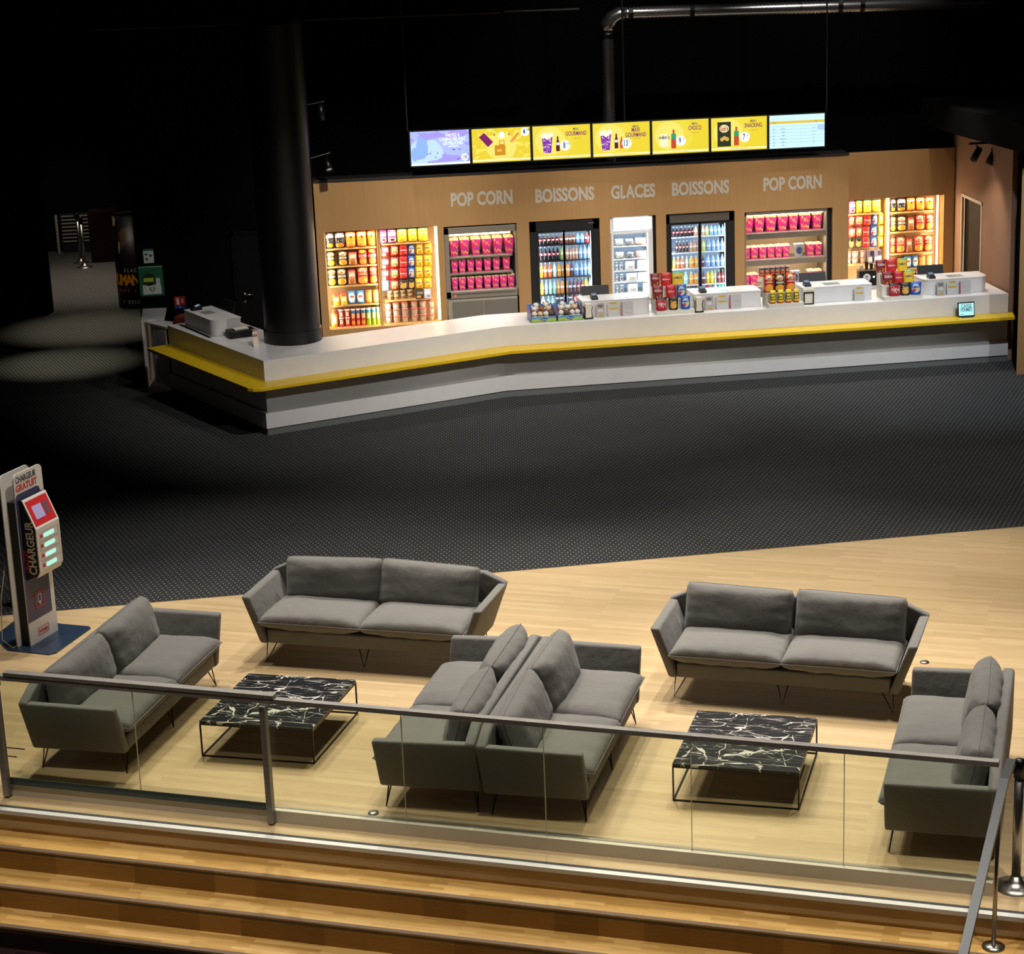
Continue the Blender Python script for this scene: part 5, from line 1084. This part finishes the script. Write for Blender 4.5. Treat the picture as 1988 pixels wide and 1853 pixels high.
for key, y, z, h, items in ROWS:
    u, r = key.split(' '); place, nm_ = UN[u]
    row = (nm_[int(r)-1 if u in ('bay1', 'pc1', 'pc2', 'rb') else int(r)]+' shelf') if nm_ else HN[r]
    LO, HI = {'bay1': (-2.268, -1.515), 'bay2': (-1.462, -.645), 'pc1': (-.42, .57), 'pc2': (4.205, 5.45), 'ra': (5.94, 6.575), 'rb': (6.63, 7.40)}.get(u, (-9, 9))
    for i, (a, b, k) in enumerate(items):
        if a < LO: a = LO
        if b > HI: a, b = min(a, HI-.05), HI
        hang = r[0] == 'h'
        if key == 'bay2 h3': k = {'c1': 'c1b', 'c3': 'bl', 'c4': 'bl'}.get(k, k)
        if u[0] == 'f' and u != 'fz': desc = LIQ[k if k != 'yg' else 'gc'][3] if (k in LIQ or k == 'yg') else FZD[k]
        elif k in FZD and u == 'fz': desc = FZD[k]
        else: desc = DESC[k]
        sh = desc.split(' with ')[0] if len(desc.split()) > 5 else desc
        hh = h*(1.0 if k not in ('pk', 'ny') or u[0] == 'f' else .9)
        yy = y+(.02 if u in ('f1', 'f2') else .03)
        if hang: yy = y+.06; hh *= .965
        if k in ('S', 'T'): yy = y+(.02 if u == 'pc1' else .05)+(b-a)*.4
        grp = f'goods on the {row}, {place}' if u[0] != 'f' or u == 'fz' else f'bottles on the {row}, {place} fridge'
        if k in ('tub',) :
            n = 3 if u == 'bay2' else 2
            for j in range(n):
                product(k, a, b, yy+.03, z+j*h/n, h/n*.98, f'{["lowest", "middle", "top"][j] if n == 3 else ["lower", "upper"][j]} {sh}, {ORD[i]} stack from left, {place}', grp, rz=random.uniform(-1, 1))
            continue
        if k == 'cup':
            for j in range(2): product(k, a, b, yy+.03, z+j*h/2, h/2*.98, f'{["lower", "upper"][j]} dip cup, {ORD[i]} stack from left, {place}', grp, rz=0)
            continue
        if k == 'boxr':
            for j in range(2): product(k, a, b, yy+.05, z+j*h/2, h/2*.97, f'{["lower", "upper"][j]} red-striped ice cream box, {row}, {place}', grp, rz=0)
            continue
        product(k, a, b, yy, z, hh, f'{sh}, {ORD[i]} from left, {row}, {place}', grp, hang=hang)
for x in (2.13,): pass

# ---------------------------------------------------------------- things on the counter
H = 1.017
def riser(lbl, x, y, w, hs, dps):
    t = thing('display_riser', lbl, 'display stand', (x, y, H)); yy = 0
    for i, (h, d) in enumerate(zip(hs, dps)):
        pbox('step', 0, w-(.03*i), yy, yy+d, 0, h, mat('cream_riser', 'cfccbe', .5), t); yy += d
    return t
riser('white stepped candy stand, the left one, beside the first till', 2.24, .10, .56, (.05, .20, .36), (.13, .11, .12))
riser('white stepped crisp stand, the middle one, below the popcorn shelves', 3.88, .03, .53, (.06, .20, .42), (.13, .11, .12))
riser('white stepped candy stand, the right one, beside the coffee machine', 5.64, .06, .58, (.05, .20, .36), (.13, .12, .13))
def cp_(kind, x0, x1, y, z, h, lbl, grp): return product(kind, x0, x1, y, H+z, h, lbl, grp, rz=random.uniform(-.1, .1))
g1 = 'candy pouches on the left stand'
for k, a, b, t_, l in [('bn', 2.24, 2.41, 0, 'red and black wafer pouch, bottom left of the left candy stand'), ('pouch_k', 2.43, 2.57, 0, 'black and gold pouch, bottom middle of the left candy stand'), ('pouch_b', 2.61, 2.75, 0, 'blue sweets pouch, bottom right of the left candy stand'),
    ('rb', 2.22, 2.38, 1, 'dark red wafer pouch, middle left of the left candy stand'), ('pouch_m', 2.42, 2.57, 1, 'bright red pouch, centre of the left candy stand'), ('pouch_b', 2.58, 2.72, 1, 'blue sweets pouch, middle right of the left candy stand'),
    ('rb', 2.22, 2.36, 2, 'dark red wafer pouch, top left of the left candy stand'), ('pouch_m', 2.37, 2.53, 2, 'bright red pouch, top middle of the left candy stand'), ('pouch_y', 2.54, 2.71, 2, 'yellow pouch with green top, top right of the left candy stand')]:
    cp_(k, a, b, .165+.12*t_, (.05, .20, .36)[t_], .185, l, g1)
g2 = 'crisps on the middle stand'
for i in range(4): cp_('ly', 3.91+i*.118, 4.005+i*.118, .095, .06, .19, f'small yellow and black snack pouch, {ORD[i]} from left, front of the middle stand', g2)
for i, k in enumerate(('lr', 'cb', 'lr')): cp_(k, 3.85+i*.16, 4.01+i*.16, .21, .20, .26, f'{"black and gold" if k == "cb" else "red"} crisp bag, {ORD[i]} from left, middle tier of the middle stand', g2)
for i in range(6): cp_('tr', 3.82+i*.077, 3.89+i*.077, .33, .42, .13, f'red and blue crisp tube, {ORD[i]} from left, top tier of the middle stand', g2)
g3 = 'candy pouches on the right stand'
for k, a, b, t_, l in [('bn', 5.72, 5.91, 0, 'red and black wafer pouch, bottom left of the right candy stand'), ('pouch_k', 5.90, 6.05, 0, 'black pouch, bottom middle of the right candy stand'), ('pouch_b', 6.05, 6.22, 0, 'blue sweets pouch, bottom right of the right candy stand'),
    ('rb', 5.66, 5.84, 1, 'dark red wafer pouch, middle left of the right candy stand'), ('pouch_m', 5.84, 5.99, 1, 'bright red pouch, centre of the right candy stand'), ('pouch_y', 5.99, 6.15, 1, 'yellow pouch with green top, middle right of the right stand'),
    ('rb', 5.60, 5.76, 2, 'dark red wafer pouch, top left of the right candy stand'), ('pouch_m', 5.76, 5.93, 2, 'bright red pouch, top middle of the right candy stand'), ('pouch_y', 5.93, 6.10, 2, 'yellow pouch with green top, top right of the right stand')]:
    cp_(k, a, b, .125+.13*t_, (.05, .20, .36)[t_], .185, l, g3)
# napkin holders, leaflets, frames
def napkins(x, y, lbl, rz=0):
    t = thing('napkin_holder', lbl, 'napkin holder', (x, y, H), rz, 'black wire napkin holders')
    pbox('napkins', -.04, .05, -.03, .05, .012, .22, CREAM, t, bevel=.01)
    part('wire_frame', lambda q: [tube(q, [(-.055, s, .0), (-.05, s, .05), (-.042, s, .12), (-.055, s, .18)], .005, 6) for s in (-.038, .058)]+[tube(q, [(.065, s, .0), (.058, s, .05), (.05, s, .12), (.065, s, .18)], .005, 6) for s in (-.038, .058)]+[box(q, -.06, .07, -.045, .065, 0, .012)], BLKM, t)
napkins(1.25, .17, 'black wire napkin holder beside the toy boxes'); napkins(2.86, .13, 'black wire napkin holder right of the left candy stand')
nf = thing('napkin_dispenser', 'square black-framed napkin dispenser right of the crisp stand', 'napkin holder', (4.52, .17, H))
pbox('napkins', -.08, .09, 0, .05, .0, .22, CREAM, nf); part('frame', lambda q: [box(q, -.075, .075, -.02, -.005, 0, .012), box(q, -.075, .075, -.02, -.005, .17, .182), box(q, -.075, -.063, -.02, -.005, 0, .18), box(q, .063, .075, -.02, -.005, 0, .18), box(q, -.075, .075, -.02, 0, 0, .01)], BLKM, nf)
def leaflet(x, y, lbl, w=.17, h=.19, kind=0):
    t = thing('leaflet_stand', lbl, 'leaflet', (x, y, H), 0, 'leaflets in clear holders on the counter')
    hexa_ = lambda y0, y1: (lambda q: hexa(q, [(0, y0, 0), (w, y0, 0), (w, y1, 0), (0, y1, 0), (0, y0+.03, h), (w, y0+.03, h), (w, y1+.03, h), (0, y1+.03, h)]))
    part('paper', hexa_(0, .002), [pack('leaflet_yellow_bars', 'd2d0cc', [('box', .2, .8, .88, 1, 'd9b42a'), ('box', .12, .88, .5, .62, 'd9b42a')]), pack('leaflet_red_edge', 'cfcdca', [('box', 0, .07, 0, 1, 'b8305a'), ('box', .3, .9, .2, .22, '8a8a8a'), ('box', .3, .9, .5, .52, '8a8a8a')]),
          pack('leaflet_pictures', 'b9b6b2', [('box', .2, .8, .7, .9, '8a7a74'), ('box', .2, .8, .4, .6, 'e0dcd4'), ('box', .3, .8, .06, .2, 'd2a83a')])][kind], t)
    part('clear_holder', hexa_(-.006, -.002), M_ACRYL, t); pbox('foot', 0, w, -.03, .03, 0, .004, M_ACRYL, t)
for x0, w_ in ((1.42, 'first till station'), (3.02, 'second till station')):
    leaflet(x0-.04, .19, f'small picture leaflet in front of the {w_} from the left', .12, .2, 2); leaflet(x0+.13, .2, f'leaflet with yellow bars in front of the {w_} from the left', .17, .2, 0); leaflet(x0+.33, .2, f'leaflet with a red edge in front of the {w_} from the left', .17, .2, 1)
leaflet(5.22, .17, 'leaflet with yellow bars at the third till station from the left', .15, .2, 0)
leaflet(6.48, .16, 'small picture leaflet in front of the rightmost till station', .12, .2, 2); leaflet(6.64, .17, 'leaflet with yellow bars in front of the rightmost till station', .17, .2, 0); leaflet(6.84, .17, 'leaflet with a red edge in front of the rightmost till station', .17, .2, 1)
# tablet on the ledge
tbm = thing('tablet_sign', 'small lit tablet reading CAISSE FERMEE on the yellow ledge', 'tablet', (6.83, -.13, .740))
part('frame', lambda q: box(q, -.13, .13, -.01, .012, .0, .215), BLACK, tbm, bevel=.006, rot=(math.radians(-8), 0, 0)); part('base', lambda q: box(q, -.09, .09, -.06, .07, 0, .012), BLACK, tbm)
dsp = part('display', lambda q: box(q, -.115, .115, -.013, -.0105, .018, .197), emis('tablet_glow', 'b4f0f2', 1.1), tbm, rot=(math.radians(-8), 0, 0))
text('CAISSE', .075, 0, -.015, .155, mat('teal_ink', '1c5a78', .5), dsp, .72, .012); text('FERMÉE', .075, 0, -.015, .10, mat('teal_ink', '1c5a78', .5), dsp, .72, .012)
text('merci', .025, -.07, -.015, .04, mat('teal_ink', '1c5a78', .5), dsp, .8, .01)
# toy boxes with plush toys
FUR = {'w': mat('white_plush', 'd8d2c8', .95), 'b': mat('brown_plush', '8a5a34', .95), 'g': mat('grey_brown_plush', '5a4a40', .95), 'c': mat('cream_plush', 'cdb89a', .95)}
def plush(x, y, z, c, c2, lbl, s=1.):
    t = thing('plush_toy', lbl, 'plush toy', (x, y, z), random.uniform(-.5, .5), 'plush toys in the cardboard boxes'); t.scale = (s, s, s)
    part('body', lambda q: lathe(q, [(.02, 0), (.045, .02), (.05, .05), (.035, .08), (.01, .09)], 12), FUR[c], t, smooth=True)
    part('head', lambda q: [bmesh.ops.create_icosphere(q, subdivisions=2, radius=.042, matrix=Matrix.Translation((0, -.008, .112)) @ Matrix.Diagonal((1.1, .95, .95, 1))), bmesh.ops.create_icosphere(q, subdivisions=1, radius=.018, matrix=Matrix.Translation((0, -.045, .103)))], FUR[c], t, smooth=True)
    for sx in (-1, 1): part('ear', lambda q: bmesh.ops.create_icosphere(q, subdivisions=2, radius=.018, matrix=Matrix.Translation((sx*.036, 0, .145)) @ Matrix.Diagonal((.8, .5, 1.3, 1))), FUR[c2], t, smooth=True)
    part('nose', lambda q: bmesh.ops.create_icosphere(q, subdivisions=1, radius=.007, matrix=Matrix.Translation((0, -.062, .106))), mat('orange_nose', 'c85a1e', .6) if c == 'w' else BLACK, t)
for bi, (bx_, side) in enumerate(((.42, 'left'), (.80, 'right'))):
    t = thing('toy_box', f'open cardboard display box of plush toys, the {side} one', 'cardboard box', (bx_, .13, H))
    PR = pack('toy_box_print', '8fb24a', [('box', 0, 1, .62, 1, '5a94c4'), ('noise', 5, .6, 0, .6, 'b8cc6a'), ('noise', 6, .64, 0, 1, 'c8602c')]); SD = pack('toy_box_side', '4a7ab8', [('noise', 5, .56, .2, .9, 'b84a3a')])
    pbox('front_flap', 0, .37, 0, .006, 0, .075, PR, t)
    for x in (0, .364): part('side_wall', lambda q: hexa(q, [(x, 0, 0), (x+.006, 0, 0), (x+.006, .34, 0), (x, .34, 0), (x, 0, .1), (x+.006, 0, .1), (x+.006, .34, .2), (x, .34, .2)]), SD, t)
    pbox('back_wall', 0, .37, .334, .34, 0, .2, SD, t); pbox('bottom', 0, .37, 0, .34, 0, .004, PR, t)
    o = part('logo_oval', lambda q: blob(q, .19, .037, .05, .022, -.002, -.0005), mat('logo_blue', '1c3470', .5), t); text('Disney', .035, .19, -.004, .037, mat('white_ink', 'd8d8d8', .5), t, .8, .01)
    for j, (dx, dy, dz, c, c2) in enumerate([(.062, .07, .02, 'w', 'b'), (.145, .07, .015, 'c', 'b') if bi == 0 else (.145, .07, .015, 'g', 'g'), (.23, .07, .02, 'w', 'g'), (.305, .075, .02, 'g', 'g') if bi == 0 else (.305, .075, .02, 'w', 'g'),
            (.08, .17, .07, 'w', 'w'), (.18, .17, .08, 'b', 'b') if bi == 0 else (.18, .17, .08, 'w', 'w'), (.28, .17, .07, 'c', 'c'), (.12, .27, .12, 'w', 'g'), (.26, .27, .12, 'w', 'b')]):
        cw = {'w': 'white', 'b': 'brown', 'g': 'dark brown', 'c': 'cream'}[c]; pos = ['front left corner', 'front, second from left', 'front, third from left', 'front right corner', 'middle row left', 'middle row centre', 'middle row right', 'back left', 'back right'][j]
        plush(bx_+dx, .13+dy, H+.006+dz*.0+(.0 if j < 4 else (.055 if j < 7 else .09)), c, c2, f'small {cw} plush toy, {pos} of the {side} toy box', .9)
# left arm goods
tx = thing('black_tray_box', 'black box holding white paper slips on the counter left of the column', 'box', (-3.63, .50, H), math.radians(17))
pbox('box', -.19, .19, -.1, .12, 0, .105, DGREY, tx, bevel=.01); pbox('paper_slips', -.1, .1, -.05, .06, .105, .118, CREAM, tx)
lf = thing('leaflet_rack', 'small rack of pink and white leaflets against the column', 'leaflet rack', (-3.46, -.2, H), .5)
for i in range(4): part('leaflet', lambda q: hexa(q, [(-.05+i*.02, -.05+i*.03, 0), (.03+i*.02, -.05+i*.03, 0), (.03+i*.02, -.045+i*.03, 0), (-.05+i*.02, -.045+i*.03, 0), (-.05+i*.02, -.02+i*.03, .13+.03*i), (.03+i*.02, -.02+i*.03, .13+.03*i), (.03+i*.02, -.015+i*.03, .13+.03*i), (-.05+i*.02, -.015+i*.03, .13+.03*i)]), mat('pink_leaflet', 'a87870', .6) if i % 2 else CREAM, lf)
tag(part('counter_mat', lambda q: prism(q, [(-4.50, 1.60), (-4.08, .54), (-4.04, .55), (-4.44, 1.58)], H, H+.006), DGREY), 'dark mat strip on the left arm of the counter', 'mat')
# coffee corner behind the counter
bc = tag(pbox('back_counter', 5.9, 6.55, 2.55, 2.74, 0, .74, WHITE, None), 'white back counter under the right snack shelves', 'counter')
cf = thing('coffee_machine', 'black coffee machine with a round white emblem on the back counter', 'coffee machine', (6.23, 2.56, .741))
pbox('body', -.16, .16, 0, .16, 0, .24, BLACK, cf, bevel=.01); pbox('top_tray', -.17, .18, -.01, .17, .24, .252, M_STEEL, cf); part('emblem', lambda q: lathe(q, [(.062, 0), (.062, .006)], 28), WHITE2, cf, loc=(-.04, 0, .135), rot=(PI/2, 0, 0))
part('emblem_face', lambda q: [box(q, -.06, -.03, -.009, -.006, .14, .16), box(q, -.05, -.02, -.009, -.006, .105, .115)], mat('blue_plate', '223a78', .4), cf); part('status_lamp', lambda q: lathe(q, [(.014, 0), (.014, .006)], 16), emis('white_lamp', 'dff0ff', 5), cf, loc=(.075, 0, .14), rot=(PI/2, 0, 0))
for i, (x, h, mm, n) in enumerate([(6.12, .07, WHITE2, 'white'), (6.21, .12, BLACK, 'tall black'), (6.29, .09, DGREY, 'grey'), (6.36, .08, CREAM, 'cream')]):
    o = inst('cup', 'cupw', RB([(.36, 0), (.5, .94), (.52, .95), (.52, 1.)]), mm); o.location = (x, 2.64, .994); o.scale = (.06, .06, h); tag(o, f'{n} cup on top of the coffee machine', 'cup', 'cups on the coffee machine')
